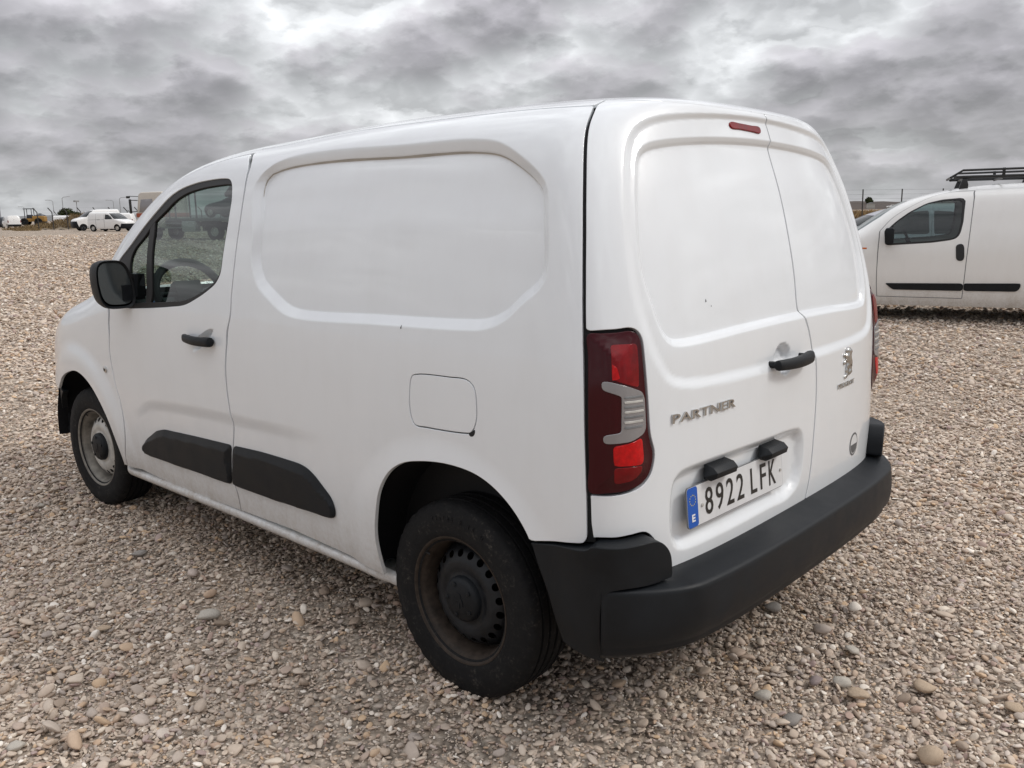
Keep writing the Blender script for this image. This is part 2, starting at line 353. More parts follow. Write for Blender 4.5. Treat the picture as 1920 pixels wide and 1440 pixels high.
def ribbon(name, B, line, width, off, material, parent, side=1, fn=None):
    """a dark strip behind a shut line"""
    l = crom(line, False, .03); t_ = np.gradient(l, axis=0); t_ /= np.linalg.norm(t_, axis=1, keepdims=True); n = np.stack([-t_[:, 1], t_[:, 0]], -1)
    A = l + n * width / 2; C_ = l - n * width / 2; fn = fn or B.at
    def P(q): return fn(q[:, 0], q[:, 1]) + B.nrm(q[:, 0], q[:, 1], fn) * off
    V = np.concatenate([P(A), P(C_)]); k = len(l)
    if side < 0: V = V * [1, -1, 1]
    return mesh_obj(name, V, [(i, i + 1, k + i + 1, k + i) for i in range(k - 1)], material, parent, smooth=True)

# ---------------------------------------------------------------- smooth body surfaces (periodic cubic B-spline rings)
def sstep(a, b, t):
    t = np.clip((np.asarray(t, float) - a) / (b - a), 0, 1); return t * t * (3 - 2 * t)
class Body:
    """Rings of control points stacked from sill to roof centre; a = metres round the ring, b = metres up and over."""
    def __init__(s, rows, front=((.38, .955), (.68, .85), (.88, .65), (.97, .33), (1, 0)),
                 rear=((0, 0), (0, .33), (.004, .62), (.015, .82), (.035, .93), (.085, .992), (.17, 1), (.34, 1)),
                 nside=8, drop=lambda x: 0 * x, zdrop=(1.3, 1.7), arow=5, acol=9, taper=lambda x: 1 + 0 * x):
        net = []
        for (z, w, xr, xs, xf) in rows:
            p = [(xr + dx, fy * w) for dx, fy in rear]
            x7 = p[-1][0]
            for k in range(1, nside + 1): p.append((x7 + (xs - x7) * k / nside, w))
            for fx, fy in front: p.append((xs + fx * (xf - xs), w * fy))
            p = np.array(p); p[:, 1] *= taper(p[:, 0])
            wt = float(np.clip((z - zdrop[0]) / (zdrop[1] - zdrop[0]), 0, 1))
            zz = z + wt * drop(p[:, 0])
            net.append(np.stack([p[:, 0], p[:, 1], zz], -1))
        net = np.array(net)                                   # rows, half ring, 3
        right = net[:, -2:0:-1].copy(); right[:, :, 1] *= -1
        ring = np.concatenate([net, right], 1)                # closed
        lo = 2 * ring[:1] - ring[1:2]
        hi = ring[-2:-1].copy(); hi[:, :, 1] *= -1
        s.P = np.concatenate([lo, ring, hi], 0); s.N = ring.shape[1]; s.half = net.shape[1] - 1; s.M = len(rows) - 1
        uu = np.linspace(0, s.half, 1200); q = s.uv(uu, 0 * uu + arow)
        s.ta = np.concatenate([[0], np.cumsum(np.linalg.norm(np.diff(q, axis=0), axis=1))]); s.tu = uu
        vv = np.linspace(0, s.M, 800); q = s.uv(0 * vv + acol, vv)
        s.tb = np.concatenate([[0], np.cumsum(np.linalg.norm(np.diff(q, axis=0), axis=1))]); s.tv = vv
    @staticmethod
    def _w(t): return np.stack([(1 - t) ** 3, 3 * t ** 3 - 6 * t ** 2 + 4, -3 * t ** 3 + 3 * t ** 2 + 3 * t + 1, t ** 3], -1) / 6
    def uv(s, u, v):
        v = np.clip(v, 0, s.M - 1e-6); iu = np.floor(u).astype(int); iv = np.floor(v).astype(int)
        wu = s._w(u - iu); wv = s._w(v - iv); o = 0
        for j in range(4):
            for i in range(4):
                o = o + (wv[..., j] * wu[..., i])[..., None] * s.P[iv + j, (iu + i - 1) % s.N]
        return o
    def toU(s, a): a = np.asarray(a, float); return np.sign(a) * np.interp(np.abs(a), s.ta, s.tu)
    def toV(s, b): return np.interp(b, s.tb, s.tv)
    def at(s, a, b): return s.uv(s.toU(a), s.toV(b))
    def nrm(s, a, b, fn=None, h=.002):
        fn = fn or s.at
        n = np.cross(fn(a + h, b) - fn(a - h, b), fn(a, b + h) - fn(a, b - h))
        n = -n / np.maximum(np.linalg.norm(n, axis=-1, keepdims=True), 1e-12)
        return n
DROP = lambda x: -.03 * sstep(.5, 1.4, x) - .012 * sstep(0, .45, -x)
ROWS = [(.22, .84, -.62, 3.0, 3.56), (.30, .885, -.65, 3.0, 3.62), (.40, .905, -.67, 3.0, 3.66), (.55, .917, -.678, 3.0, 3.675),
        (.70, .924, -.676, 2.98, 3.67), (.85, .926, -.672, 2.95, 3.63), (.95, .924, -.669, 2.85, 3.56), (1.03, .92, -.666, 2.66, 3.40),
        (1.09, .915, -.662, 2.46, 3.10), (1.15, .908, -.656, 2.35, 2.90), (1.25, .896, -.64, 2.28, 2.80), (1.38, .874, -.612, 2.18, 2.63),
        (1.50, .849, -.58, 2.05, 2.43), (1.60, .822, -.55, 1.92, 2.24), (1.68, .79, -.52, 1.80, 2.06), (1.745, .745, -.50, 1.64, 1.86),
        (1.795, .67, -.485, 1.40, 1.62), (1.822, .55, -.47, 1.15, 1.38), (1.838, .3, -.40, .9, 1.1), (1.842, 0, -.3, .7, .9)]
REAR = ((0, 0), (.002, .33), (.012, .60), (.034, .79), (.074, .91), (.138, .982), (.215, 1), (.36, 1))
def main_body(): return Body(ROWS, rear=REAR, drop=DROP)

# outlines traced on the body, metres (round, up)
TR = {
    'seam_b': [[4.4334,1.7228],[3.8911,1.6399],[3.4732,1.538],[3.297,1.447],[3.164,1.3297],[3.083,1.2113],[3.0371,1.1079],[3.0014,1.009],[2.9314,0.9146],[2.8195,0.8211],[2.7719,0.7656],[2.7428,0.7157],[2.7199,0.6547],[2.7051,0.597],[2.6929,0.5394],[2.6869,0.4896],[2.6939,0.444],[2.7069,0.3945],[2.7188,0.3559],[2.7308,0.3123],[2.738,0.2597],[2.7377,0.2171],[2.7278,0.1953],[2.7213,0.1773],[2.7175,0.143],[2.7219,0.0956]],
    'seam_r': [[0.9216,1.7143],[0.9111,1.6469],[0.9075,1.5868],[0.9063,1.5071],[0.9195,1.3285],[0.9329,1.1665],[0.9407,1.0292],[0.9396,0.824],[0.9366,0.5822],[0.9391,0.4493]],
    'sill_top': [[3.7959,0.0535],[3.3231,0.0431],[2.7219,0.0956],[2.3491,0.1107],[2.0574,0.1084],[1.7655,0.0978]],
    'win_out': [[3.6329,1.5145],[3.5275,1.4877],[3.4328,1.4454],[3.3608,1.4005],[3.2567,1.2962],[3.184,1.1727],[3.1641,1.1139],[3.1816,1.0755],[3.2441,1.0393],[3.3508,0.9958],[3.4331,0.9689],[3.5791,0.9518],[3.8373,0.929],[4.0083,0.9201],[4.1699,0.9538],[4.3639,1.0731],[4.4337,1.1296],[4.3588,1.2154],[4.3178,1.3068],[4.2854,1.3908],[4.2698,1.4441],[4.2176,1.4795],[4.0827,1.5077],[3.9088,1.5198],[3.7352,1.5216]],
    'win_in': [[3.5936,1.4935],[3.5432,1.4874],[3.3859,1.4097],[3.2734,1.2963],[3.1995,1.1725],[3.1838,1.1155],[3.204,1.0832],[3.2661,1.0491],[3.3729,1.0101],[3.4639,0.988],[3.6087,0.9746],[3.8852,0.9562],[4.0179,0.9513],[4.1138,1.0079],[4.27,1.1613],[4.2723,1.204],[4.2288,1.2621],[4.2146,1.3266],[4.1698,1.3824],[4.1455,1.4278],[4.084,1.4602],[3.9346,1.4831],[3.7558,1.4926]],
    'win_bar': [[4.2407,1.3316],[4.1422,1.2675],[4.0001,1.1327],[3.8428,0.9611]],
    'strip_f': [[3.5379,0.2414],[3.4916,0.2824],[3.3824,0.3398],[3.3051,0.3601],[3.018,0.3784],[2.7151,0.3939],[2.7347,0.3204],[2.7501,0.2154],[3.0684,0.2073],[3.4935,0.1962],[3.5391,0.2147]],
    'strip_r': [[2.6987,0.3949],[2.5024,0.4067],[2.2401,0.4127],[2.19,0.4072],[2.1428,0.3891],[2.0462,0.3243],[2.0277,0.2917],[2.0281,0.2542],[2.0547,0.2429],[2.427,0.2211],[2.7324,0.215],[2.7241,0.3225]],
    'swage': [[3.5366,0.4112],[3.4418,0.461],[3.2932,0.4844],[2.9941,0.5054],[2.6889,0.5198],[2.4853,0.5272],[2.2663,0.5351],[2.1146,0.5427]],
    'rec_side': [[3.2108,1.5161],[3.1541,1.5387],[1.9488,1.5321],[1.4088,1.529],[1.242,1.5122],[1.1548,1.4805],[1.0799,1.433],[1.0554,1.4019],[1.0574,1.3043],[1.0691,1.192],[1.0873,1.159],[1.1555,1.1165],[1.229,1.07],[1.316,1.0427],[1.4351,1.0336],[1.892,1.0206],[2.4555,1.008],[2.5578,1.0229],[2.6902,1.0667],[2.7834,1.1046],[2.8738,1.1807],[2.9647,1.3119]],
    'flap': [[1.6323,0.8278],[1.6066,0.8392],[1.4594,0.8488],[1.3716,0.8491],[1.3353,0.8246],[1.3177,0.7526],[1.3206,0.7114],[1.3399,0.6779],[1.3663,0.6718],[1.5327,0.662],[1.5891,0.6629],[1.6102,0.6905],[1.6268,0.7592]],
    'arch_r': [[1.7654,0.075],[1.7822,0.1423],[1.7984,0.2412],[1.7831,0.3417],[1.7558,0.4226],[1.7095,0.4868],[1.6455,0.5291],[1.5609,0.5531],[1.4419,0.5679],[1.3312,0.5614],[1.2621,0.5389],[1.2031,0.5024],[1.1593,0.4608],[1.1235,0.41],[1.101,0.3501],[1.0719,0.2834],[1.042,0.1974],[1.0056,0.1265]],
    'quarter_bottom': [[1.1235,0.41],[1.0357,0.4276],[0.9521,0.4415],[0.9402,0.4428]],
    'arch_f': [[4.5947,0.0699],[4.6691,0.2539],[4.4869,0.4068],[4.4079,0.4693],[4.308,0.5094],[4.1957,0.5292],[4.09,0.5099],[3.9957,0.4629],[3.9129,0.3937],[3.8544,0.3222],[3.8101,0.2342],[3.7819,0.1408],[3.7965,0.0694]],
    'seam_fd': [[4.2313,0.9134],[3.858,0.7448],[3.7488,0.5065],[3.7156,0.4087],[3.7037,0.2605],[3.7522,0.0979]],
    'door_cup': [[3.0307,0.821]],
    'door_handle': [[3.1608,0.8145],[2.9122,0.8265]],
    'badge': [[3.86,0.5763]],
    'pillar_base': [[4.5649,1.0909],[4.4389,1.2355],[4.4815,1.4536],[4.4295,1.5446],[4.2843,1.6095],[4.2572,1.6575],[4.293,1.7079]],
    'scratch': [[1.7454,0.9894]],
    'tail': [[0.9403,1.0228],[0.8975,1.0252],[0.8566,1.0265],[0.8201,1.0285],[0.8031,1.0218],[0.7922,1.0046],[0.7863,0.9537],[0.7766,0.8363],[0.7675,0.7288],[0.7609,0.7028],[0.7535,0.6768],[0.7568,0.6457],[0.7679,0.6194],[0.7932,0.5972],[0.8323,0.5852],[0.8854,0.5819],[0.9361,0.5852]],
    'tail_c': [[0.9021,0.8972],[0.8839,0.8955],[0.8424,0.8801],[0.7931,0.8574],[0.7849,0.8374],[0.7802,0.7488],[0.7884,0.7354],[0.8347,0.7225],[0.897,0.7186],[0.8986,0.7381],[0.8836,0.7419],[0.8562,0.7466],[0.8555,0.8531],[0.8805,0.8647],[0.9004,0.8734]],
    'tail_r1': [[0.8789,0.9948],[0.8067,0.9941],[0.8043,0.9553],[0.8042,0.8742],[0.8424,0.8881],[0.8788,0.9043]],
    'tail_r2': [[0.8752,0.7107],[0.8456,0.7137],[0.7944,0.7237],[0.7925,0.6688],[0.7966,0.6554],[0.8739,0.6603]],
    'tail_r3': [[0.874,0.6534],[0.7947,0.6499],[0.8009,0.6281],[0.8244,0.6122],[0.8706,0.6081]],
    'seam_c': [[-0.3438,1.9411],[-0.2556,1.8289],[-0.182,1.693],[-0.126,1.5891],[-0.1149,1.5211],[-0.1074,1.3787],[-0.0977,1.2546],[-0.0892,1.1336],[-0.0782,1.014],[-0.0896,0.992],[-0.1167,0.9365],[-0.1411,0.8372],[-0.1523,0.7034],[-0.1431,0.5665],[-0.1204,0.4074],[-0.0897,0.3168]],
    'rbot_l': [[0.9388,0.4583],[0.9028,0.4579],[0.8675,0.456],[0.8236,0.4586],[0.7839,0.4599],[0.7648,0.4476],[0.7416,0.4121],[0.7305,0.3253],[0.4719,0.3167],[0.2384,0.3169],[-0.0059,0.3225],[-0.0962,0.3264]],
    'rbot_r': [[-0.0962,0.3264],[-0.4162,0.3355],[-0.514,0.3535],[-0.5661,0.3926],[-0.5926,0.4216],[-0.6283,0.4818],[-0.6575,0.5026]],
    'rec_o': [[0.7552,1.5375],[0.7331,1.583],[0.6934,1.6084],[0.6078,1.6323],[0.389,1.6626],[-0.0625,1.7065],[-0.4797,1.7259],[-0.7533,1.6792],[-0.7698,1.6106],[-0.7781,1.5076],[-0.7864,1.3816],[-0.633,1.1709],[-0.5691,1.0044],[-0.5402,0.9128],[-0.4671,0.8716],[-0.1016,0.8475],[0.3248,0.8506],[0.6276,0.8672],[0.6795,0.8892],[0.7134,0.9356],[0.7418,0.9873],[0.7868,1.1093],[0.7998,1.1812],[0.7915,1.3267],[0.7734,1.4632]],
    'rec_i': [[0.7147,1.4955],[0.6947,1.5173],[0.6188,1.533],[0.3921,1.5533],[-0.0975,1.5674],[-0.3661,1.5615],[-0.5171,1.5414],[-0.5756,1.4982],[-0.5885,1.416],[-0.5696,1.3114],[-0.5215,1.1757],[-0.4683,1.0395],[-0.4278,1.0181],[-0.0781,1.0031],[0.3166,0.9967],[0.6191,0.991],[0.6568,0.993],[0.6849,1.0125],[0.7243,1.1003],[0.7544,1.1793],[0.7438,1.3261]],
    'brake': [[0.2522,1.6464],[-0.0501,1.6167]],
    'rec_plate': [[0.6808,0.5426],[0.6683,0.5817],[0.644,0.5975],[0.5929,0.6033],[0.4001,0.6042],[0.1886,0.6002],[0.0261,0.5959],[-0.0326,0.586],[-0.0542,0.5603],[-0.0547,0.4663],[-0.0303,0.4119],[0.037,0.3834],[0.1769,0.3842],[0.4885,0.3817],[0.6396,0.3853],[0.671,0.4],[0.6839,0.4373]],
    'plate': [[0.6416,0.5479],[0.0961,0.5467],[0.068,0.4271],[0.6244,0.4346]],
    'light_l': [[0.5521,0.5815],[0.4055,0.6],[0.3952,0.5659],[0.4885,0.5587]],
    'light_r': [[0.2546,0.5787],[0.0899,0.5895],[0.0799,0.5528],[0.1752,0.5523]],
    'rhandle': [[0.196,0.8385],[-0.0773,0.8513]],
    'rcup': [[0.0764,0.8548]],
    'partner': [[0.6868,0.7442],[0.687,0.7706],[0.3886,0.7381],[0.3922,0.7689]],
    'lion': [[-0.4075,0.8251],[-0.4184,0.7082]],
    'peugeot': [[-0.3304,0.6738],[-0.3291,0.6913],[-0.492,0.6805],[-0.4846,0.6997]],
    'sticker': [[-0.5107,0.482],[-0.5179,0.4401],[-0.5274,0.3953]],
    'corner': [[0.9364,0.4569],[0.8675,0.456],[0.8233,0.4586],[0.784,0.4598],[0.7616,0.4442],[0.7415,0.4121],[0.7344,0.3425],[0.8009,0.3325],[0.8855,0.336],[0.9038,0.314],[0.9111,0.2137],[0.9021,0.1694],[0.8865,0.1125]],
}


# ================================================================ ground
def ground_z(x, y):
    s = (np.asarray(x, float) - CAM.x) * math.cos(yaw) + (np.asarray(y, float) - CAM.y) * math.sin(yaw)
    return .08 * sstep(4.5, 12, s) + .0022 * np.maximum(0, s - 12) - .0022 * np.maximum(0, s - 260)
def make_ground():
    rad = np.concatenate([np.linspace(0, 14, 57)[1:], np.geomspace(14.4, 2600, 70)]); na = 120
    cx, cy = 0., 0.; V = [(cx, cy, 0)]; F = []
    ang = np.linspace(0, 2 * np.pi, na, endpoint=False)
    for r_ in rad:
        for q in ang: V.append((cx + r_ * math.cos(q), cy + r_ * math.sin(q), 0))
    V = np.array(V); V[:, 2] = ground_z(V[:, 0], V[:, 1])
    n1 = np.sin(V[:, 0] * 1.3 + 2 * np.sin(V[:, 1] * .7)) * np.sin(V[:, 1] * 1.1 + 1) * .006
    V[:, 2] += n1 - .010
    for i in range(na): F.append((0, 1 + i, 1 + (i + 1) % na))
    for k in range(len(rad) - 1):
        for i in range(na): F.append((1 + k * na + i, 1 + (k + 1) * na + i, 1 + (k + 1) * na + (i + 1) % na, 1 + k * na + (i + 1) % na))
    m, t, p = mat("gravel_ground"); tcn = N(t, 'ShaderNodeTexCoord'); ob = tcn.outputs['Object']
    def vor(sc):
        n = N(t, 'ShaderNodeTexVoronoi'); n.inputs['Scale'].default_value = sc; n.inputs['Randomness'].default_value = 1; L(t, ob, n.inputs['Vector']); return n
    v1, v2, v3 = vor(34), vor(75), vor(11)
    big = noise(t, ob, .22, 6, .6); fine = noise(t, ob, 160, 4, .7); mid = noise(t, ob, 1.6, 6, .65)
    sp = N(t, 'ShaderNodeSeparateColor'); L(t, v1.outputs['Color'], sp.inputs[0]); sp2 = N(t, 'ShaderNodeSeparateColor'); L(t, v2.outputs['Color'], sp2.inputs[0])
    sp3 = N(t, 'ShaderNodeSeparateColor'); L(t, v3.outputs['Color'], sp3.inputs[0])
    stops = [(0, (.085, .068, .055)), (.25, (.19, .155, .125)), (.5, (.27, .225, .18)), (.75, (.36, .31, .255)), (1, (.50, .45, .39))]
    c1_ = RAMP(t, sp.outputs[0], stops); c2_ = RAMP(t, sp2.outputs[1], stops)
    col = MIX(t, .45, c1_, c2_)
    col = MIX(t, .25, col, RAMP(t, sp3.outputs[0], [(0, (.18, .14, .11)), (.5, (.26, .215, .17)), (1, (.36, .31, .26))]))
    crack = M(t, 'MULTIPLY', RAMP(t, v1.outputs['Distance'], [(.25, (1, 1, 1)), (.75, (.42, .42, .42))]), 1.)
    col = MIX(t, 1., col, crack, 'MULTIPLY')
    dirt = MIX(t, fine, (.255, .200, .152), (.40, .325, .255))
    col = MIX(t, RAMP(t, mid, [(.50, (0, 0, 0)), (.70, (.6, .6, .6))]), col, dirt)
    col = MIX(t, RAMP(t, big, [(.35, (0, 0, 0)), (.65, (.28, .28, .28))]), col, (.32, .255, .205))
    gain = N(t, 'ShaderNodeVectorMath', operation='SCALE'); L(t, col, gain.inputs[0]); spk = noise(t, ob, 7, 5, .75); spk2 = noise(t, ob, 28, 3, .7); spk3 = noise(t, ob, .5, 9, .8)
    L(t, M(t, 'MULTIPLY', M(t, 'ADD', .45, M(t, 'MULTIPLY', M(t, 'ADD', spk, spk2), 1.15)), M(t, 'ADD', .42, M(t, 'MULTIPLY', spk3, 1.25))), gain.inputs['Scale'])
    L(t, gain.outputs[0], p.inputs['Base Color']); p.inputs['Roughness'].default_value = .95; p.inputs['Specular IOR Level'].default_value = .15
    bmp = N(t, 'ShaderNodeBump'); bmp.inputs['Strength'].default_value = .9; bmp.inputs['Distance'].default_value = .02
    hgt = M(t, 'SUBTRACT', 1., v1.outputs['Distance']); hgt = M(t, 'ADD', hgt, M(t, 'MULTIPLY', M(t, 'SUBTRACT', 1., v3.outputs['Distance']), 1.2)); L(t, hgt, bmp.inputs['Height'])
    L(t, bmp.outputs[0], p.inputs['Normal'])
    o = mesh_obj("ground", V, F, m, smooth=True); tag(o, kind='structure')
    return o
make_ground()

# ================================================================ the white van in the foreground
B = main_body()
van = tag(empty("panel_van"), "large white panel van with black bumper seen from its rear left corner", "van")
A_ = lambda k: np.array(TR[k], float)
def sym(half):
    h = np.array(half, float); o = h[::-1].copy(); o[:, 0] *= -1; return np.concatenate([h, o])
REC_O = crom(sym([(.12, 1.690), (.389, 1.668), (.600, 1.636), (.690, 1.608), (.733, 1.578), (.755, 1.5375), (.772, 1.463), (.786, 1.327), (.790, 1.20), (.778, 1.10),
                  (.742, .987), (.7134, .9356), (.6795, .889), (.6276, .868), (.3248, .8506), (.1016, .8485)]), True, .02)
REC_I = crom(sym([(.12, 1.566), (.392, 1.555), (.610, 1.535), (.690, 1.517), (.7147, 1.4955), (.732, 1.42), (.744, 1.326), (.748, 1.19), (.724, 1.10), (.690, 1.02), (.668, .998),
                  (.64, .990), (.3166, .9967), (.10, 1.000)]), True, .02)
REC_P = crom(A_('rec_plate'), True, .02); REC_S = crom(A_('rec_side'), True, .02)
SWAGE = crom(A_('swage'), False, .03)
CUP_D = A_('door_cup')[0]; CUP_R = A_('rcup')[0]
def contours(poly, ds, step=.008): return [resample(inset(poly, -d), True, step) for d in ds]
FEAT_S = contours(crom(A_('rec_side'), True, .012), (-.005, -.001, .003, .007, .014, .024, .0295, .0325, .036, .040))
FEAT_R = contours(REC_I, (-.005, -.001, .003, .008, .016, .023)) + contours(REC_P, (-.03, -.012, .004, .012), .01)
def near(a, b, box, pad): return (a > box[0].min() - pad) & (a < box[0].max() + pad) & (b > box[1].min() - pad) & (b < box[1].max() + pad)
def dsel(a, b, poly, pad):
    d = np.full(a.shape, 9.); m_ = near(a, b, (poly[:, 0], poly[:, 1]), pad)
    if m_.any(): d[m_] = sdf(np.stack([a[m_], b[m_]], -1), poly)
    return d
def disp(a, b, P):
    D = np.zeros(a.shape); aa = np.abs(a)
    sd = aa > .95
    # cargo side: pressed window panel
    d = dsel(aa, b, REC_S, .10); e_ = np.clip((.036 - d) / .036, 0, 1); D -= .024 * np.where(e_ < .2, e_ ** 2 * 2.5, e_ - .1) / .9 ; D -= .008 * (1 - sstep(-.005, .006, d)) * sstep(1.28, 1.42, b)
    # wheel arch flares
    for wx, ro, amp in ((0., .50, .014), (2.785, .545, .018)):
        rr = np.hypot(P[..., 0] - wx, P[..., 2] - .31); D += np.where(sd, amp * (1 - sstep(ro - .075, ro + .045, rr)), 0)
    # swage: the side steps in below a soft line and comes out again lower down
    x = aa; top = np.interp(x, SWAGE[::-1, 0], SWAGE[::-1, 1]); m_ = sd & (x > 1.95) & (x < 3.75)
    fade = sstep(1.98, 2.45, x) * (1 - sstep(3.42, 3.62, x))
    D -= np.where(m_, .0095 * fade * (1 - sstep(-.045, .02, b - top)) * sstep(.02, .26, b), 0)
    # door handle bowls
    d = np.hypot((aa - CUP_D[0]) / .80, b - CUP_D[1]); D -= np.where(sd, .024 * (1 - sstep(.034, .060, d)), 0)
    # rear doors
    rm = aa < .95
    d = dsel(a, b, REC_O, .10); D -= np.where(rm, .011 * (1 - sstep(-.012, .030, d)), 0)
    d = dsel(a, b, REC_I, .10); D -= np.where(rm, .010 * (1 - sstep(.0, .022, d)) + .006 * (1 - sstep(-.005, .006, d)), 0)
    d = dsel(a, b, REC_P, .10); D -= np.where(rm, .026 * (1 - sstep(-.030, .012, d)), 0)
    d = np.hypot(a - CUP_R[0], b - CUP_R[1]); D -= np.where(rm, .024 * (1 - sstep(.036, .060, d)), 0)
    return D
def skin(a, b):
    a = np.asarray(a, float); b = np.asarray(b, float); P = B.at(a, b); return P + B.nrm(a, b) * disp(a, b, P)[..., None]
def skin_off(o):
    return (lambda a, b: skin(a, b) + B.nrm(a, b) * (o(a, b)[..., None] if callable(o) else o))
def line(*pts, step=.012): return resample(np.array(pts, float), False, step)
def cl(k, step=.012): return crom(A_(k), False, step)
def loop(*segs, gap=.0060, step=.012):
    q = np.concatenate(segs); q = resample(q, True, step); return inset(q, gap) if gap else q

SEAM_R = np.array([(.9388, .4428), (.9366, .5822), (.9400, .824), (.9407, 1.0292), (.9329, 1.1665), (.9195, 1.3285), (.9063, 1.5071), (.9075, 1.5868), (.9111, 1.6469), (.9216, 1.705), (.9216, 1.765)])
SEAM_C = np.array([(-.0897, .3168), (-.1204, .4074), (-.1431, .5665), (-.1523, .7034), (-.1411, .8372), (-.1167, .9365), (-.0896, .992), (-.0782, 1.014), (-.0892, 1.1336), (-.0977, 1.2546), (-.1074, 1.3787), (-.1149, 1.5211), (-.122, 1.60), (-.124, 1.69), (-.124, 1.765)])
sr = crom(SEAM_R, False, .012); sc = crom(SEAM_C, False, .012)
SEAM_B = np.concatenate([A_('seam_b')[:1:-1], [(3.62, 1.583), (3.948, 1.655), (4.05, 1.69)]])
sb = crom(SEAM_B, False, .012); sbd = sb[sb[:, 1] < 1.656]
sill = cl('sill_top')            # from the front to the rear arch
arch = cl('arch_r'); ia = np.argmin(np.abs(arch[:, 1] - .41) + 9 * (arch[:, 0] > 1.4)); archw = arch[:ia + 1]
# ---- cargo side panel
flap = crom(A_('flap'), True, .010)
out_side = loop(sb[::-1], line((2.7219, .0956), (2.3491, .1107), (2.0574, .1084), (1.775, .100))[1:], archw[archw[:, 1] > .10], line((1.1235, .41), (1.0357, .4276), (.9536, .4390))[1:], sr[(sr[:, 1] > .45) & (sr[:, 1] < 1.695)] + [.0015, 0], line((.9231, 1.70), (2.2, 1.695), (3.2, 1.695), (4.05, 1.69))[:-1])
def both(name, loops, material, step=.012, fn=skin, **kw):
    return panel(name, B, loops, material, [van, van], step, fn, side=[1, -1], **kw)
side_l = panel("side_panel", B, [out_side, flap], MT['white'], van, .010, skin, feats=FEAT_S)
side_r = panel("side_panel", B, [out_side], MT['white'], van, .016, skin, side=-1)
panel("fuel_flap", B, [inset(flap, .0075)], MT['white'], side_l, .010, skin)
# grime settled in the upper edge of the pressing
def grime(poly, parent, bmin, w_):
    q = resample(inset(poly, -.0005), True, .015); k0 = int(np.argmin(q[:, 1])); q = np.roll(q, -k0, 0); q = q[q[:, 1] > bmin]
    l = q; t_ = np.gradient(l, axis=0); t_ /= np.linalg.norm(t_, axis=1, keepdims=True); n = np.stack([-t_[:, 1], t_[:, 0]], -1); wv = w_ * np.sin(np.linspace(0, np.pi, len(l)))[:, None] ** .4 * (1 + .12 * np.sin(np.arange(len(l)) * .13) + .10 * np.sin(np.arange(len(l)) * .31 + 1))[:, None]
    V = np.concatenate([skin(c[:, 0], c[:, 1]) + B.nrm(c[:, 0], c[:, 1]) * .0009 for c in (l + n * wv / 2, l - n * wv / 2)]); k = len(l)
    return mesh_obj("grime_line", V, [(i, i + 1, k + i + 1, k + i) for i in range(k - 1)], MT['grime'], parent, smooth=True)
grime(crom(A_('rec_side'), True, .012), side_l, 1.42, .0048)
# finger notch of the flap, dark
panel("flap_notch", B, [crom([(1.326, .692), (1.338, .684), (1.350, .676), (1.342, .671), (1.330, .677)], True, .006)], MT['seal'], side_l, .008, skin_off(.0012), flange=.003)
for s_ in (1, -1):
    for nm, ln in (("seam_r", SEAM_R), ("seam_b", SEAM_B[:-2])): ribbon("door_seal", B, ln, .034, -.0145, MT['seal'], van, s_, skin)
ribbon("door_seal", B, SEAM_C, .03, -.0145, MT['seal'], van, 1, skin)
fl = np.concatenate([A_('flap'), A_('flap')[:1]]); ribbon("flap_seal", B, fl, .03, -.0145, MT['seal'], side_l, 1, skin)
# ---- rear doors
TA_ = A_('tail').copy(); TA_[0, 0] = TA_[-1, 0] = .9330; TAILP = np.concatenate([TA_, [(.9335, .66), (.9345, .74), (.9350, .82), (.9350, .90), (.9345, .97)]])
tail = crom(TAILP, True, .008)
bl = np.array([(.9300, .4583), (.9028, .4579), (.8675, .456), (.8236, .4586), (.7839, .4599), (.7648, .4476), (.7416, .4121), (.7305, .3253)])
bl2 = np.array([(.7305, .3253), (.4719, .3167), (.2384, .3169), (-.0059, .3195), (-.0897, .3195)])
# left door outline: walk up the seam, round the tail light which bites out of its edge
def tail_edge():
    q = crom(TA_, False, .008); return inset_open(q, -.004)
def inset_open(q, d):
    t_ = np.gradient(q, axis=0); t_ /= np.linalg.norm(t_, axis=1, keepdims=True); return q + np.stack([-t_[:, 1], t_[:, 0]], -1) * d
te = tail_edge(); te = te[::-1]                          # from the bottom outer corner round to the top outer corner
te = te[(te[:, 0] < .931)]
lowseam = line((.9300, .4583), (.9345, .50), (.9345, float(te[0, 1]) - .002)); upseam = sr[sr[:, 1] > float(te[-1, 1]) + .004]
left_out = loop(sc[::-1], bl2[::-1][1:], crom(bl, False, .01)[::-1][1:], lowseam[1:], te, upseam, line((.9216, 1.765), (.5, 1.775), (0, 1.778), (-.124, 1.775))[1:-1], step=.010)
blr = bl.copy(); blr[:, 0] *= -1; bl2r = np.array([(-.0897, .3195), (-.2384, .3169), (-.4719, .3167), (-.7305, .3253)])
ter = te.copy(); ter[:, 0] *= -1; mir = lambda q: np.asarray(q) * [-1, 1]
right_out = loop(sc, line((-.124, 1.775), (-.5, 1.775), (-.9216, 1.765))[1:], mir(upseam)[::-1][1:], ter[::-1], mir(lowseam)[::-1], crom(blr, False, .01)[1:], bl2r[::-1][1:-1], step=.010)
rdoor = panel("rear_door", B, [left_out], MT['white'], van, .010, skin, feats=FEAT_R); tag(rdoor, "wider left rear door with handle and number plate")
rdoor2 = panel("rear_door", B, [right_out], MT['white'], van, .010, skin, feats=FEAT_R); tag(rdoor2, "narrower right rear door with emblem and round sticker")
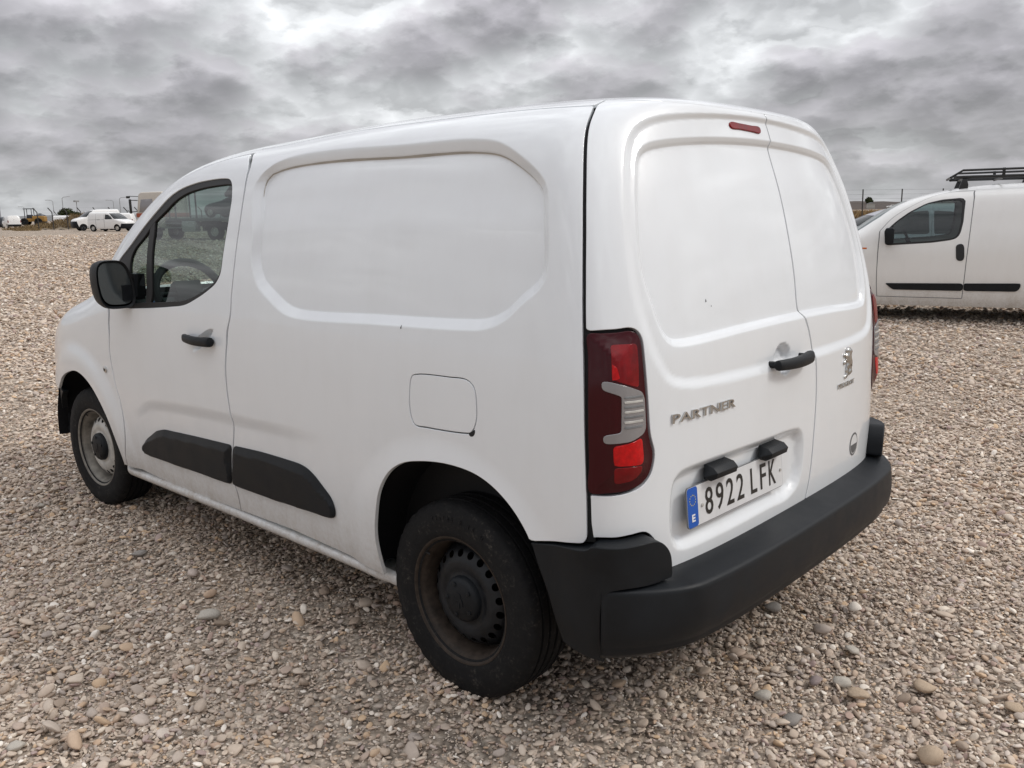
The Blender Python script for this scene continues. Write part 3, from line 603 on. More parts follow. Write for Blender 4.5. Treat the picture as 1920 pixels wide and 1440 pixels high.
# ---- tail lights
def lens_fn(extra): return lambda a, b: skin(a, b) + B.nrm(a, b) * (.003 + extra + .020 * sstep(0, .075, -sdf(np.stack([np.abs(np.ravel(a)), np.ravel(b)], -1), tail)).reshape(np.shape(a)))[..., None]
for s_ in (1, -1):
    tlp = panel("tail_light", B, [inset(tail, .003)], MT['lens_wine'], van, .010, lens_fn(0), side=s_, flange=.03, bev=.003)
    panel("tail_light_housing", B, [inset(tail, -.012)], MT['seal'], tlp, .03, skin_off(-.016), side=s_, flange=0)
    for nm, key, mm, of in (("reversing_lens", 'tail_c', 'lens_clear', .009), ("stop_lens", 'tail_r1', 'lens_red', .0075), ("indicator_lens", 'tail_r2', 'lens_red2', .0075), ("fog_lens", 'tail_r3', 'lens_red', .0072)):
        q = resample(A_(key), True, .006)
        for _ in range(2): q = .5 * q + .25 * (np.roll(q, 1, 0) + np.roll(q, -1, 0))
        panel(nm, B, [q], MT[mm], tlp, .008, lens_fn(of - .006), side=s_, flange=.003, bev=.0015)
    for k in range(7):                                  # ribs of the reversing lens
        b0 = .756 + .0145 * k; panel("lens_rib", B, [resample(np.array([(.788 + .0015 * abs(k - 3), b0), (.851, b0 + .003), (.851, b0 + .0075), (.788 + .0015 * abs(k - 3), b0 + .0045)]), True, .006)], MT['steel_silver' if k % 2 else 'steel_grey'], tlp, .01, lens_fn(.0045), side=s_, flange=.002, bev=.001)
    # bright edge of the reflector inside the stop lens
    panel("reflector", B, [resample(np.array([(.8785, .945), (.868, .935), (.862, .905), (.878, .902)]), True, .006)], MT['lens_red2'], tlp, .01, lens_fn(.0025), side=s_, flange=.002, bev=.001)
    panel("reflector", B, [resample(np.array([(.874, .709), (.852, .712), (.846, .690), (.850, .665), (.873, .661)]), True, .006)], MT['lens_red2'], tlp, .01, lens_fn(.0025), side=s_, flange=.002, bev=.001)
bk = crom([(.185, 1.657), (.115, 1.655), (.02, 1.650), (-.04, 1.648), (-.046, 1.634), (-.04, 1.620), (.02, 1.622), (.115, 1.627), (.185, 1.630), (.196, 1.644)], True, .006)
panel("brake_light", B, [bk], MT['lens_red'], rdoor, .01, skin_off(.005), flange=.008, bev=.003)

# ---- roof, pillars, bonnet, windscreen, front
AM = float(B.ta[-1]); BM = float(B.tb[-1])
door_top = np.array([(3.948, 1.655), (4.12, 1.640), (4.26, 1.612), (4.36, 1.572), (4.42, 1.515), (4.45, 1.45), (4.47, 1.35), (4.50, 1.23), (4.55, 1.12), (4.57, 1.05)])
dt = crom(door_top, False, .012)
door_front = np.array([(4.57, 1.05), (4.40, .985), (4.23, .913), (4.05, .84), (3.88, .74), (3.80, .62), (3.755, .5065), (3.7156, .4087), (3.7037, .2605), (3.7522, .0979)])
df = crom(door_front, False, .012)
wsl = np.array([(4.80, 1.02), (4.76, 1.20), (4.74, 1.38), (4.76, 1.52), (4.88, 1.60), (5.2, 1.62), (AM - .002, 1.625)])
roof_l = loop(line((.93, 1.772), (.93, 1.704), (2.2, 1.699), (3.2, 1.699), (4.06, 1.694), (3.955, 1.662)), dt[1:] + [0.004, .006], line((4.57, 1.05), (4.70, 1.02), (4.80, 1.02))[1:-1], crom(wsl, False, .02), line((AM - .002, 1.625), (AM - .002, BM - .004), (.0, BM - .004), (.0, 1.782), (.5, 1.780), (.93, 1.772))[1:-1], gap=.001, step=.02)
both("roof", [roof_l], MT['white'], .03, skin, flange=.01)
ws = loop(crom(wsl, False, .02), line((AM - .002, 1.625), (AM - .002, .965), (4.9, .965), (4.80, 1.02))[1:-1], gap=.004, step=.02)
both("windscreen", [ws], MT['glass'], .04, B.at, flange=0)
hood_side = np.array([(4.57, 1.04), (4.62, .955), (4.66, .90), (4.74, .84), (4.86, .78), (5.0, .745), (5.3, .72), (AM - .002, .71)])
hs = crom(hood_side, False, .015)
bon = loop(hs, line((AM - .002, .71), (AM - .002, .955), (4.9, .955), (4.72, 1.01), (4.57, 1.04))[1:-1], gap=.004, step=.02)
both("bonnet", [bon], MT['white'], .03, skin)
archf = cl('arch_f'); archf = np.array([q for q in archf if q[1] > .09 and not (q[0] > 4.5 and q[1] < .40)])
fend = loop(hs[hs[:, 0] < 4.87], line((4.865, .78), (4.84, .60), (4.80, .50), (4.66, .44), (4.50, .385))[1:-1], archf, line((3.79, .10), (3.7522, .0979))[1:], df[::-1][1:-1], gap=.004, step=.012)
fen = both("front_wing", [fend], MT['white'], .014, skin)
for s_ in (1, -1): ribbon("door_seal", B, np.concatenate([door_front[::2]]), .03, -.0145, MT['seal'], van, s_, skin)
lamp = loop(line((4.875, .77), (4.85, .62), (4.95, .52), (5.25, .50), (5.25, .70), (5.0, .74)), gap=.004, step=.02)
both("headlight", [lamp], MT['headlamp'], .03, B.at)
gr = loop(line((5.26, .70), (5.26, .50), (AM - .002, .50), (AM - .002, .70)), gap=.002, step=.02)
both("grille", [gr], MT['plastic'], .04, B.at)
fb = loop(line((4.49, .375), (4.66, .43), (4.81, .495), (4.95, .51), (AM - .002, .49), (AM - .002, .03), (4.63, .03), (4.64, .15), (4.62, .25), (4.56, .33)), gap=.002, step=.02)
both("front_bumper", [fb], MT['plastic'], .035, lambda a, b: B.at(a, b) + B.nrm(a, b) * .003, flange=.03)
# ---- front doors
wout = crom(A_('win_out'), True, .010); win = crom(A_('win_in'), True, .010)
door_out = loop(sbd, dt[1:], df[1:], line((3.7522, .0979), (3.3231, .070), (2.7219, .0956))[1:-1])
doors = both("front_door", [door_out, wout], MT['white'], .011, skin)
WB = A_('win_bar')
for s_, dr in ((1, doors[0]), (-1, doors[1])):
    panel("window_frame", B, [inset(wout, .001), inset(win, .0)], MT['rubber'], dr, .02, skin_off(-.005), side=s_, flange=.012)
    panel("window_glass", B, [inset(win, -.004)], MT['glass'], dr, .03, lambda a, b: B.at(a, b) - B.nrm(a, b) * .013, side=s_, flange=0)
    l = crom(WB, False, .03); w_ = .016
    barl = np.concatenate([l + [.030, 0], (l - [.030, 0])[::-1]]); panel("window_bar", B, [resample(barl, True, .015)], MT['rubber'], dr, .03, lambda a, b: B.at(a, b) - B.nrm(a, b) * .006, side=s_, flange=.012)
# ---- sills
for s_ in (1, -1):
    st = []
    for x in np.linspace(.30, 2.42, 60):
        zt = np.interp(x, [.30, .475, 1.296, 2.34], [.300, .309, .303, .283]); yt = .879; prof = [(yt - .03, zt + .003), (yt + .004, zt - .001), (yt + .010, zt - .008), (yt + .010, zt - .020), (yt + .002, zt - .034), (yt - .02, zt - .042), (yt - .10, zt - .05), (yt - .3, zt - .05)]
        e = sstep(.30, .42, x) * (1 - sstep(2.36, 2.42, x)); st.append([(x, s_ * (yt - .02 + (y - yt + .02) * (.2 + .8 * e) if y > yt - .02 else y), z) for y, z in prof])
    k = len(st[0]); V = [q for r_ in st for q in r_]; mesh_obj("sill", V, [(i * k + j, (i + 1) * k + j, (i + 1) * k + j + 1, i * k + j + 1)[::s_] for i in range(len(st) - 1) for j in range(k - 1)], MT['white'], van, smooth=True)
# ---- side strips
for key, owner, own2 in (('strip_f', doors[0], doors[1]), ('strip_r', side_l, side_r)):
    q = resample(A_(key), True, .006)
    for _ in range(10): q = .5 * q + .25 * (np.roll(q, 1, 0) + np.roll(q, -1, 0))
    for s_, ow in ((1, owner), (-1, own2)):
        if s_ < 0: continue
        def stripfn(a, b, q=q):
            d = -sdf(np.stack([np.ravel(a), np.ravel(b)], -1), q).reshape(np.shape(a)); up_ = np.interp(b, [.2, .42], [0, 1])
            return skin(a, b) + B.nrm(a, b) * (.004 + .013 * np.clip(d / np.interp(b - np.interp(a, [2.0, 2.7, 3.5], [.33, .30, .28]), [-.03, .02], [.008, .030]), 0, 1))[..., None]
        panel("side_strip", B, [inset(q, .001)], MT['plastic'], [ow, own2], .009, stripfn, side=[1, -1], flange=.012, bev=.0025)
# ---- door handles
def frame_at(a, b, s_=1, fn=skin, rear=False):
    a = np.array([float(a)]); b = np.array([float(b)]); n = B.nrm(a, b)[0]; P = fn(a, b)[0]; t_ = (B.at(a + .002, b) - B.at(a - .002, b))[0]; t_ /= np.linalg.norm(t_); u_ = np.cross(n, t_); u_ *= np.sign(u_[2])
    f_ = np.array([1, s_, 1]); return P * f_, t_ * f_, u_ * f_, n * f_
def handle(parent, P, t_, u_, n, ln, name="door_handle", flip=1):
    """a bowed pull grip: thick foot at +t end"""
    V = []; F = []; ns = 26; nr = 12
    for i in range(ns):
        s = i / (ns - 1); x = (s - .5) * ln; out = .030 + .012 * math.sin(math.pi * s) ; hgt = .0165 + .004 * s; th = .012 + .004 * s
        cap = min(1, math.sqrt(max(0, 1 - max(0, abs(s - .5) * 2 - .86) ** 2 / .14 ** 2)) + .02)
        if s < .12 or s > .86: out -= .010 * (1 - cap)
        for k in range(nr):
            q = 2 * math.pi * k / nr; c, d = math.cos(q), math.sin(q); c = math.copysign(abs(c) ** .75, c); d = math.copysign(abs(d) ** .75, d)
            V.append(P + t_ * x * flip + u_ * (hgt * c * cap - .004 * math.sin(math.pi * s)) + n * (out + th * d * cap))
    for i in range(ns - 1):
        for k in range(nr): F.append((i * nr + k, i * nr + (k + 1) % nr, (i + 1) * nr + (k + 1) % nr, (i + 1) * nr + k))
    F += [tuple(range(nr))[::-1], tuple((ns - 1) * nr + k for k in range(nr))]
    mb = MB(); mb.add(V, F)
    for x in (-.43, .40):
        c = P + t_ * ln * x * flip; mb.tube([c - n * .012, c + n * .032], .011, 8)
    return mb.build(name, MT['plastic'], parent)
for s_, dr in ((1, doors[0]), (-1, doors[1])):
    ca, cb = (A_('door_handle')[0] + A_('door_handle')[1]) / 2; P, t_, u_, n = frame_at(ca, cb, s_, B.at); h_ = handle(dr, P - n * .012, t_, u_, n, .235, flip=-1)
    lk = MB(); c = P - t_ * .073 + n * .028; lk.tube([c, c + n * .006], .007, 10); lk.build("lock_barrel", MT['chrome'], dr)
    P, t_, u_, n = frame_at(*A_('badge')[0], s_); bd = MB(); bd.tube([P - n * .002, P + n * .004, P + n * .007], [.016, .016, .011], 16); bo = bd.build("wing_lamp", MT['chrome'], fen[0 if s_ > 0 else 1]); bi = MB(); bi.tube([P + n * .006, P + n * .009], [.0075, .006], 10); bi.build("wing_lamp_lens", MT['seal'], fen[0 if s_ > 0 else 1])
ca, cb = (A_('rhandle')[0] + A_('rhandle')[1]) / 2; P, t_, u_, n = frame_at(ca, cb, 1, B.at); handle(rdoor, P - n * .010, t_, u_, n, .245, flip=-1)

# ---- rear bumper
def bump_profile(a):
    c = float(1 - sstep(.66, .93, abs(a)))             # 1 in the middle, 0 at the corners
    led = .050 + .055 * c
    top = [(-.03, .548), (0., .5435), (.45 * led, .5390 - .003 * c), (.86 * led, .5350 - .006 * c), (.95 * led, .5325 - .007 * c), (.985 * led, .5285 - .0085 * c), (1.0 * led, .5225 - .010 * c), (1.01 * led, .513 - .010 * c), (1.03 * led, .495 - .010 * c), (1.05 * led, .465 - .005 * c)]
    low = [(1.05 * led, .43), (1.0 * led, .395), (.86 * led, .374), (.82 * led, .366), (.80 * led, .352), (.55 * led, .336), (0., .330), (-.08, .328)]
    return top + low
av = np.linspace(-.9120, .9120, 150); prof = [bump_profile(a) for a in av]; bb = float(np.interp(.5, B.at(0 * np.linspace(0, 1, 200) + .3, np.linspace(0, 1, 200))[:, 2], np.linspace(0, 1, 200)))
base = B.at(av, 0 * av + bb); nb = B.nrm(av, 0 * av + bb); nb[:, 2] = 0; nb /= np.linalg.norm(nb, axis=1, keepdims=True)
V = []; kk = len(prof[0])
for i in range(len(av)):
    for o_, z_ in prof[i]: q = base[i] + nb[i] * o_; V.append((q[0], q[1], z_))
bmpr = mesh_obj("rear_bumper", V, [(i * kk + j, i * kk + j + 1, (i + 1) * kk + j + 1, (i + 1) * kk + j) for i in range(len(av) - 1) for j in range(kk - 1)] + [tuple(range(kk)), tuple((len(av) - 1) * kk + j for j in range(kk))[::-1]], MT['plastic'], van, smooth=True)
cor = crom(np.array([(.9364, .4530), (.8675, .452), (.8233, .4546), (.786, .4558), (.7616, .4412), (.7430, .4121), (.7360, .347)]), False, .008)
cor2 = crom(np.array([(.7360, .347), (.8009, .3405), (.870, .340), (.8955, .333), (.9080, .314), (.9130, .2137), (.9100, .17), (.900, .128)]), False, .008)
ar2 = arch[ia:][::-1]
cout = loop(line((1.1235, .405), (1.0357, .4226), (.9521, .4365), (.940, .4400)), cor[1:], cor2[1:], ar2[1:-1], gap=.002, step=.010)
def corfn(a, b): return B.at(a, b) + B.nrm(a, b) * (.004 + .052 * (1 - sstep(.86, 1.06, np.abs(a))))[..., None]
panel("bumper_corner", B, [cout], MT['plastic'], [bmpr, bmpr], .011, corfn, side=[1, -1], flange=.06, bev=.003)
# ---- underside and wheel housings
mb = MB(); mb.box((1.45, 0, .30), (3.9, 1.30, .10)); mb.box((-.35, 0, .36), (.5, 1.4, .06)); mb.tube([(0, -.7, .31), (0, .7, .31)], .04, 10); mb.tube([(2.785, -.7, .31), (2.785, .7, .31)], .04, 10); mb.box((-.35, .35, .30), (.55, .22, .12)); mb.tube([(.3, -.3, .27), (1.9, -.3, .26)], .03, 8)
mb.build("underbody", MT['liner'], van)
for wx in (0., 2.785):
    for s_ in (1, -1):
        V = []; F = []; n_ = 40; ys = [.897, .86, .62, .56]; rs = [.440, .425, .425, .33] if wx > 1 else [.452, .435, .43, .34]
        for i in range(n_):
            q = R(-3) + (math.pi + R(6)) * i / (n_ - 1)
            for y, r_ in zip(ys, rs): V.append((wx + r_ * math.cos(q) * (1.0 if wx > 1 else .98), s_ * y, .335 + r_ * math.sin(q)))
        for i in range(n_ - 1):
            for j in range(3): F.append((i * 4 + j, i * 4 + j + 1, (i + 1) * 4 + j + 1, (i + 1) * 4 + j))
        mesh_obj("wheel_housing", V, F, MT['liner'], van, smooth=True)
# inner dark backing so that nothing shows through the shut lines of the cargo space
mb = MB(); mb.box((.45, 0, .98), (1.50, 1.46, 1.16)); mb.box((-.45, 0, .85), (.30, 1.30, .60)); mb.build("cargo_lining", MT['seal'], van)


# ---- wheels
MT['rim_beige'] = simple("dusty_silver_rim", (.20, .185, .16), .55, metal=.2, var=.5, vscale=18)
def circle(r_, n, c=(0, 0)): return np.array([(c[0] + r_ * math.cos(2 * math.pi * k / n), c[1] + r_ * math.sin(2 * math.pi * k / n)) for k in range(n)])
LION = [(.45, 1.), (.62, .98), (.76, .93), (.83, .85), (.80, .76), (.71, .71), (.79, .56), (.83, .40), (.80, .25), (.79, .08), (.62, .06), (.60, .14), (.63, .28), (.57, .37), (.48, .25), (.43, .12), (.40, .0), (.16, .0),
        (.18, .06), (.28, .10), (.30, .25), (.35, .42), (.36, .52), (.25, .46), (.08, .44), (.05, .50), (.12, .57), (.28, .59), (.27, .66), (.10, .68), (.05, .75), (.12, .81), (.26, .77), (.33, .81), (.28, .87), (.32, .95)]
def tyre_mesh(ro=.3175, w=.195, rb=.203, n=144, grooves=True):
    h = w / 2
    if grooves:
        t_ = []; y = h * .80
        prof = [(rb - .012, h * .80), (rb, h * .875), (rb + .006, h * .90), (rb + .020, h * .965), (rb + .024, h * .960), (rb + .040, h * .995), (rb + .062, h * 1.0), (rb + .066, h * .988), (rb + .086, h * .965), (ro - .012, h * .885), (ro - .0045, h * .80), (ro - .0015, h * .66)]
        for gy in (.50, .165, -.165, -.50):
            prof += [(ro, h * (gy + .055)), (ro - .008, h * (gy + .045)), (ro - .008, h * (gy - .045)), (ro, h * (gy - .055))]
        prof += [(ro - .0015, -h * .66), (ro - .0045, -h * .80), (ro - .012, -h * .885), (rb + .062, -h), (rb + .02, -h * .96), (rb - .012, -h * .8)]
    else: prof = [(rb - .01, h * .8), (rb + .02, h * .96), (rb + .06, h), (ro - .01, h * .9), (ro, h * .6), (ro, -h * .6), (ro - .01, -h * .9), (rb, -h * .9)]
    mb = MB().lathe(prof, n)
    if grooves:                                           # cross cuts over the shoulders
        k = len(prof); v = mb.v
        for s in range(n):
            for i in range(k):
                x, y, z = v[s * k + i]
                if prof[i][0] > ro - .014 and abs(prof[i][1]) > h * .56:
                    f = 1 - (.0038 if s % 4 == 0 else 0) / prof[i][0] - .0010 * math.sin(s * 1.7 + i) / prof[i][0]; v[s * k + i] = (x * f, y, z * f)
    return mb
DISC = ([0, .070, .077, .086, .100, .118, .128, .150, .160, .168, .174], [.060, .060, .056, .055, .061, .060, .055, .042, .026, .010, .0])
def rim_disc(name, material, parent, holes=20):
    loops = [circle(.174, 96)]
    for k in range(holes):
        q = 2 * math.pi * (k + .5) / holes; c = np.array([math.cos(q), math.sin(q)]); t_ = np.array([-c[1], c[0]])
        loops.append(np.array([c * (.1420 + .0110 * math.cos(s)) + t_ * .0125 * math.sin(s) for s in np.linspace(0, 2 * np.pi, 12, endpoint=False)]))
    P, F, _ = cdt_region(loops, .008); r_ = np.hypot(P[:, 0], P[:, 1]); y = np.interp(r_, *DISC)
    V = np.stack([P[:, 0], y, P[:, 1]], -1); NN = np.zeros_like(V); NN[:, 1] = 1
    o = mesh_obj(name, V, fit_faces(V, NN, F).tolist(), material, parent, smooth=True); return o
def wheel(wx, s_, silver, steer=0., name="wheel", parent=None, spin=0.):
    w_ = empty(name, (wx, s_ * .785, .310), 0, parent); w_.rotation_euler = (0, spin, (0 if s_ > 0 else math.pi) + steer)
    ty = tyre_mesh().build("tyre", MT['tyre'], w_, angle=50)
    MB().lathe([(.196, .070), (.2035, .0795), (.2085, .086), (.2075, .0885), (.2025, .0885), (.198, .083), (.1955, .074), (.188, .066), (.1835, .056), (.180, .040), (.176, .010), (.174, -.06), (.18, -.08)], 96).build("rim", MT['rim_beige' if silver else 'steel_rust'], w_, angle=60)
    rim_disc("rim_disc", MT['steel_silver' if silver else 'steel_black'], w_)
    MB().lathe([(.160, -.03), (.14, -.012), (.02, -.012), (.0, -.012)], 40).build("brake_drum", MT['liner'], w_)
    cap = MB().lathe([(0, .0865), (.032, .0865), (.036, .0855), (.057, .0835), (.067, .079), (.0725, .072), (.0745, .056)], 48)
    for k in range(5):
        q = 2 * math.pi * k / 5 + .3; c = Vector((.053 * math.cos(q), 0, .053 * math.sin(q))); cap.tube([c + Vector((0, .078, 0)), c + Vector((0, .0865, 0)), c + Vector((0, .0875, 0))], [.008, .008, .0055], 8)
    cp = cap.build("hub_cap", MT['plastic'], w_, angle=40)
    MB().prism([((x - .45) * .044 * -1, (y - .5) * .050) for x, y in LION], .0862, .0885).build("emblem", MT['plastic'], w_, smooth=False)
    MB().tube([(.196 * math.cos(1.0), .078, .196 * math.sin(1.0)), (.183 * math.cos(1.0), .070, .183 * math.sin(1.0))], .0035, 6).build("valve", MT['rubber'], w_)
    return w_
wl = wheel(0., 1, False, parent=van, spin=.35); tag(wl, "black steel rear wheel")
wheel(0., -1, False, parent=van); tag(wheel(2.785, 1, True, R(3), parent=van), "front wheel with pale silver rim"); wheel(2.785, -1, True, R(3), parent=van)
# raised size marking on the rear tyre wall
for k, ch in enumerate("195/65 R 15 H"):
    if ch == ' ': continue
    v, f_ = text_verts(ch, .022, .0006, .8); q0 = R(128) - k * R(3.9)
    rr = .262 + v[:, 1]; q = q0 - (v[:, 0] - .006) / .27; pts = np.stack([-rr * np.cos(q), .0985 + .0005 - np.abs(rr - .268) * .08 + v[:, 2], rr * np.sin(q)], -1)
    tm = mesh_obj("tyre_character", pts, f_, MT['plastic'], wl); tm.rotation_euler = (0, -.35 - .30, 0)

# ---- lettering and emblem on the rear doors
def on_skin(name, v, f, a0, b0, off, material, parent, shear=0., sm=False):
    a = a0 - v[:, 0] - shear * v[:, 1]; b = b0 + v[:, 1]; X = skin(a, b) + B.nrm(a, b) * (off + v[:, 2:3])
    o = mesh_obj(name, X, f, material, parent); return o
def fit_text(s, width, height, ext, bold=0.):
    v, f = text_verts(s, 1, .5, 1, bold); w_ = v[:, 0].max() - v[:, 0].min(); h_ = v[:, 1].max() - v[:, 1].min()
    v = v - [v[:, 0].min(), v[:, 1].min(), 0]; return v * [width / w_, height / h_, ext], f
v, f = fit_text("PARTNER", .292, .0265, .005, .004); on_skin("lettering", v, f, .685, .7445, .003, MT['chrome'], rdoor)
v, f = fit_text("PEUGEOT", .155, .0175, .003, .006); on_skin("lettering", v, f, -.331, .6745, .002, MT['chrome'], rdoor2)
lp = crom([(x * .092, y * .118) for x, y in LION], True, .005); P2, F2, ids2 = cdt_region([lp], .008)
dd = -sdf(P2, lp); zt = .004 + .008 * sstep(0, .010, dd); aa_ = -.372 - P2[:, 0]; b_ = .707 + P2[:, 1]
X = skin(aa_, b_) + B.nrm(aa_, b_) * zt[:, None]; k = len(X); nn = B.nrm(aa_, b_)
rim_i = [i for i in ids2[0] if i is not None]; low = X[rim_i] - nn[rim_i] * .0035
FF = fit_faces(X, nn, F2).tolist() + [(rim_i[i], rim_i[(i + 1) % len(rim_i)], k + (i + 1) % len(rim_i), k + i) for i in range(len(rim_i))]
mesh_obj("emblem", np.concatenate([X, low]), FF, MT['chrome'], rdoor2, smooth=True)
# round sticker, white above and grey below, dark rim
def disc_on(a0, b0, r_, off, n=40, half=None):
    q = circle(r_, n)
    if half == 'low': q = np.array([p_ for p_ in q if p_[1] <= r_ * .12])
    return q + [a0, b0]
panel("sticker", B, [disc_on(-.5185, .4395, .043, 0)], MT['grey_print'], rdoor2, .02, skin_off(.0008), flange=0)
panel("sticker_field", B, [disc_on(-.5185, .4395, .036, 0)], MT['plate'], rdoor2, .02, skin_off(.0014), flange=0)
panel("sticker_print", B, [disc_on(-.5185, .4395, .033, 0, half='low')], MT['grey_print'], rdoor2, .02, skin_off(.0020), flange=0)
# chips in the paint
for (a0, b0, r_, ow) in ((1.7454, .9894, .0045, side_l), (.480, 1.085, .0035, rdoor), (.455, 1.068, .002, rdoor)):
    panel("paint_chip", B, [np.array([(a0 + r_ * (.6 + .4 * math.sin(5 * q)) * math.cos(q), b0 + 1.5 * r_ * math.sin(q)) for q in np.linspace(0, 6.28, 9)[:-1]])], MT['seal'], ow, .01, skin_off(.0006), flange=0)

# ---- number plate
P, t_, u_, n = frame_at(.357, .4895, 1); n = np.array([n[0], n[1], 0]); n /= np.linalg.norm(n); n = n * .995 + np.array([0, 0, .10]); n /= np.linalg.norm(n)
ex = np.cross(np.array([0, 0, 1.]), n); ex /= np.linalg.norm(ex); ey = np.cross(n, ex)
if ex[1] > 0: ex = -ex; ey = np.cross(ex, n) * -1
ey = ey * np.sign(ey[2]); P = P + n * .019; PW, PH = .532, .113
def onplate(pts): v = np.array([(x, y, z) for x, y, z in pts]); return place(v, P, ex, ey, n)
def rrect(w_, h_, r_, n_=6, cx=0, cy=0):
    o = []
    for sx, sy, q0 in ((1, 1, 0), (-1, 1, 90), (-1, -1, 180), (1, -1, 270)):
        for k in range(n_): q = R(q0 + 90 * k / (n_ - 1)); o.append((cx + sx * (w_ / 2 - r_) + r_ * math.cos(q), cy + sy * (h_ / 2 - r_) + r_ * math.sin(q)))
    return o
def plate_piece(name, poly, z0, z1, material, parent):
    k = len(poly); mb = MB(); mb.add(onplate([(x, y, z0) for x, y in poly] + [(x, y, z1) for x, y in poly]), [tuple(range(k)), tuple(range(2 * k - 1, k - 1, -1))] + [(i, (i + 1) % k, k + (i + 1) % k, k + i) for i in range(k)])
    return mb.build(name, material, parent, smooth=False)
pl = plate_piece("number_plate", rrect(PW, PH, .010), 0, .0025, MT['plate'], van)
plate_piece("plate_rim", rrect(PW + .004, PH + .004, .012), -.002, .0018, MT['steel_grey'], pl)
plate_piece("blue_band", [(x, y) for x, y in rrect(.050, PH - .001, .009, cx=-PW / 2 + .0255)], .0020, .0031, MT['blue'], pl)
def plate_text(ch, cx, cy, w_, h_, material, z=.0034, bold=.0):
    v, f = fit_text(ch, w_, h_, .0006, bold); v = v + [cx - w_ / 2, cy - h_ / 2, z]
    return mesh_obj("character", place(v, P, ex, ey, n), f, material, pl)
x = -PW / 2 + .1075
for k, ch in enumerate("8922LFK"):
    plate_text(ch, x, .0, {'L': .036, 'F': .035, 'K': .042}.get(ch, .040), .078, MT['ink'], bold=.006); x += .0565 + (.022 if k == 3 else 0)
plate_text("E", -PW / 2 + .0255, -.030, .016, .021, MT['ink_white'], z=.0038, bold=.03)
for k in range(12):
    q = math.pi * 2 * k / 12; plate_piece("star", [(-PW / 2 + .0255 + .0145 * math.cos(q) + .0022 * (1 if j % 2 == 0 else .45) * math.cos(j * math.pi / 5 + 1.57), .020 + .0145 * math.sin(q) + .0022 * (1 if j % 2 == 0 else .45) * math.sin(j * math.pi / 5 + 1.57)) for j in range(10)], .003, .0037, MT['yellow'], pl)
for sx in (-.195, .252):
    c = onplate([(sx, -.004, .002), (sx, -.004, .0065)]); MB().tube([c[0], c[1]], [.0062, .0045], 10).build("screw", MT['steel_silver'], pl)
# number plate lamps
for key in ((.470, .580), (.165, .5715)):
    P3, t3, u3, n3 = frame_at(key[0], key[1], 1, B.at); ex3 = -t3; w_ = .052; V = []
    for x in (-w_ - .022, -w_, w_): 
        for (yy, zz) in ((.016, -.016), (.010, .016), (-.004, .030), (-.020, .026), (-.030, .008), (-.028, -.016)):
            sc_ = .12 if x < -w_ else 1; V.append(P3 + ex3 * x + u3 * (yy * sc_ + (-.012 if x < -w_ else 0)) + n3 * (zz * sc_))
    F = [(i * 6 + j, i * 6 + (j + 1) % 6, (i + 1) * 6 + (j + 1) % 6, (i + 1) * 6 + j) for i in range(2) for j in range(6)] + [tuple(range(6)), tuple(range(12, 18))]
    MB().add(V, F).build("plate_lamp", MT['plastic'], rdoor, bevel=.003)
# ---- mirrors
for s_, dr in ((1, doors[0]), (-1, doors[1])):
    mh = empty("wing_mirror", (2.055, s_ * .902, 1.118), 0, van); mh.scale = (.9, .9, .92)
    sect = [(.010, .90), (.0, .985), (.012, 1.0), (.05, 1.0), (.095, .93), (.13, .78), (.150, .5)]; V = []; n_ = 36
    def ol(q, k=1.):
        c, d = math.cos(q), math.sin(q); e = 2 / 3.6; x = math.copysign(abs(c) ** e, c); z = math.copysign(abs(d) ** e, d); wv = .086 - .010 * (z > 0) * z; return .082 + x * wv * k + (.012 * z), .098 + z * .118 * k
    for dx, k in sect:
        for j in range(n_): y, z = ol(2 * math.pi * j / n_, k); V.append((dx + .020 * (y / .17), s_ * y, z))
    F = [(i * n_ + j, i * n_ + (j + 1) % n_, (i + 1) * n_ + (j + 1) % n_, (i + 1) * n_ + j) for i in range(len(sect) - 1) for j in range(n_)] + [tuple((len(sect) - 1) * n_ + j for j in range(n_))]
    mb = MB().add(V, F); mb.box((.055, s_ * -.005, .055), (.085, .11, .075)); mb.box((.045, s_ * -.03, .09), (.12, .05, .11)); mb.build("mirror_housing", MT['plastic'], mh, angle=50)
    V = [(.016 + .020 * (ol(2 * math.pi * j / n_, .86)[0] / .17), s_ * (ol(2 * math.pi * j / n_, .86)[0] - .004), ol(2 * math.pi * j / n_, .86)[1] + .004) for j in range(n_)]
    MB().add(V, [tuple(range(n_))]).build("mirror_glass", MT['mirror'], mh, smooth=False)
# ---- cabin
mb = MB().prism([(2.28, .55), (2.26, .86), (2.32, 1.0), (2.40, 1.05), (2.55, 1.07), (2.74, 1.06), (2.85, .85), (2.85, .55)], -.80, .80); mb.build("dashboard", MT['dash'], van, bevel=.03, seg=3)
mb = MB().prism([(2.36, .97), (2.37, 1.07), (2.44, 1.115), (2.56, 1.10), (2.60, 1.02)], .34, .72); mb.build("instrument_hood", MT['dash'], van, bevel=.02, seg=3)
sw = empty("steering_wheel", (2.27, .53, 1.13), 0, van); sw.rotation_euler = (0, R(-64), 0)
pts = [(.165 * math.cos(q), .17 * math.sin(q), 0) for q in np.linspace(0, 2 * math.pi, 41)]; mb = MB().tube(pts, .020, 10, caps=False); mb.build("wheel_ring", MT['rubber'], sw)
mb = MB().box((0, 0, -.02), (.13, .14, .05)); 
for q in (R(90), R(-90), R(180), ): mb.tube([(.05 * math.cos(q), .05 * math.sin(q), -.015), (.16 * math.cos(q), .16 * math.sin(q), 0)], .014, 8)
mb.build("wheel_hub", MT['dash'], sw, bevel=.012); MB().tube([(0, 0, -.02), (0, 0, -.35)], .03, 8).build("steering_column", MT['dash'], sw)
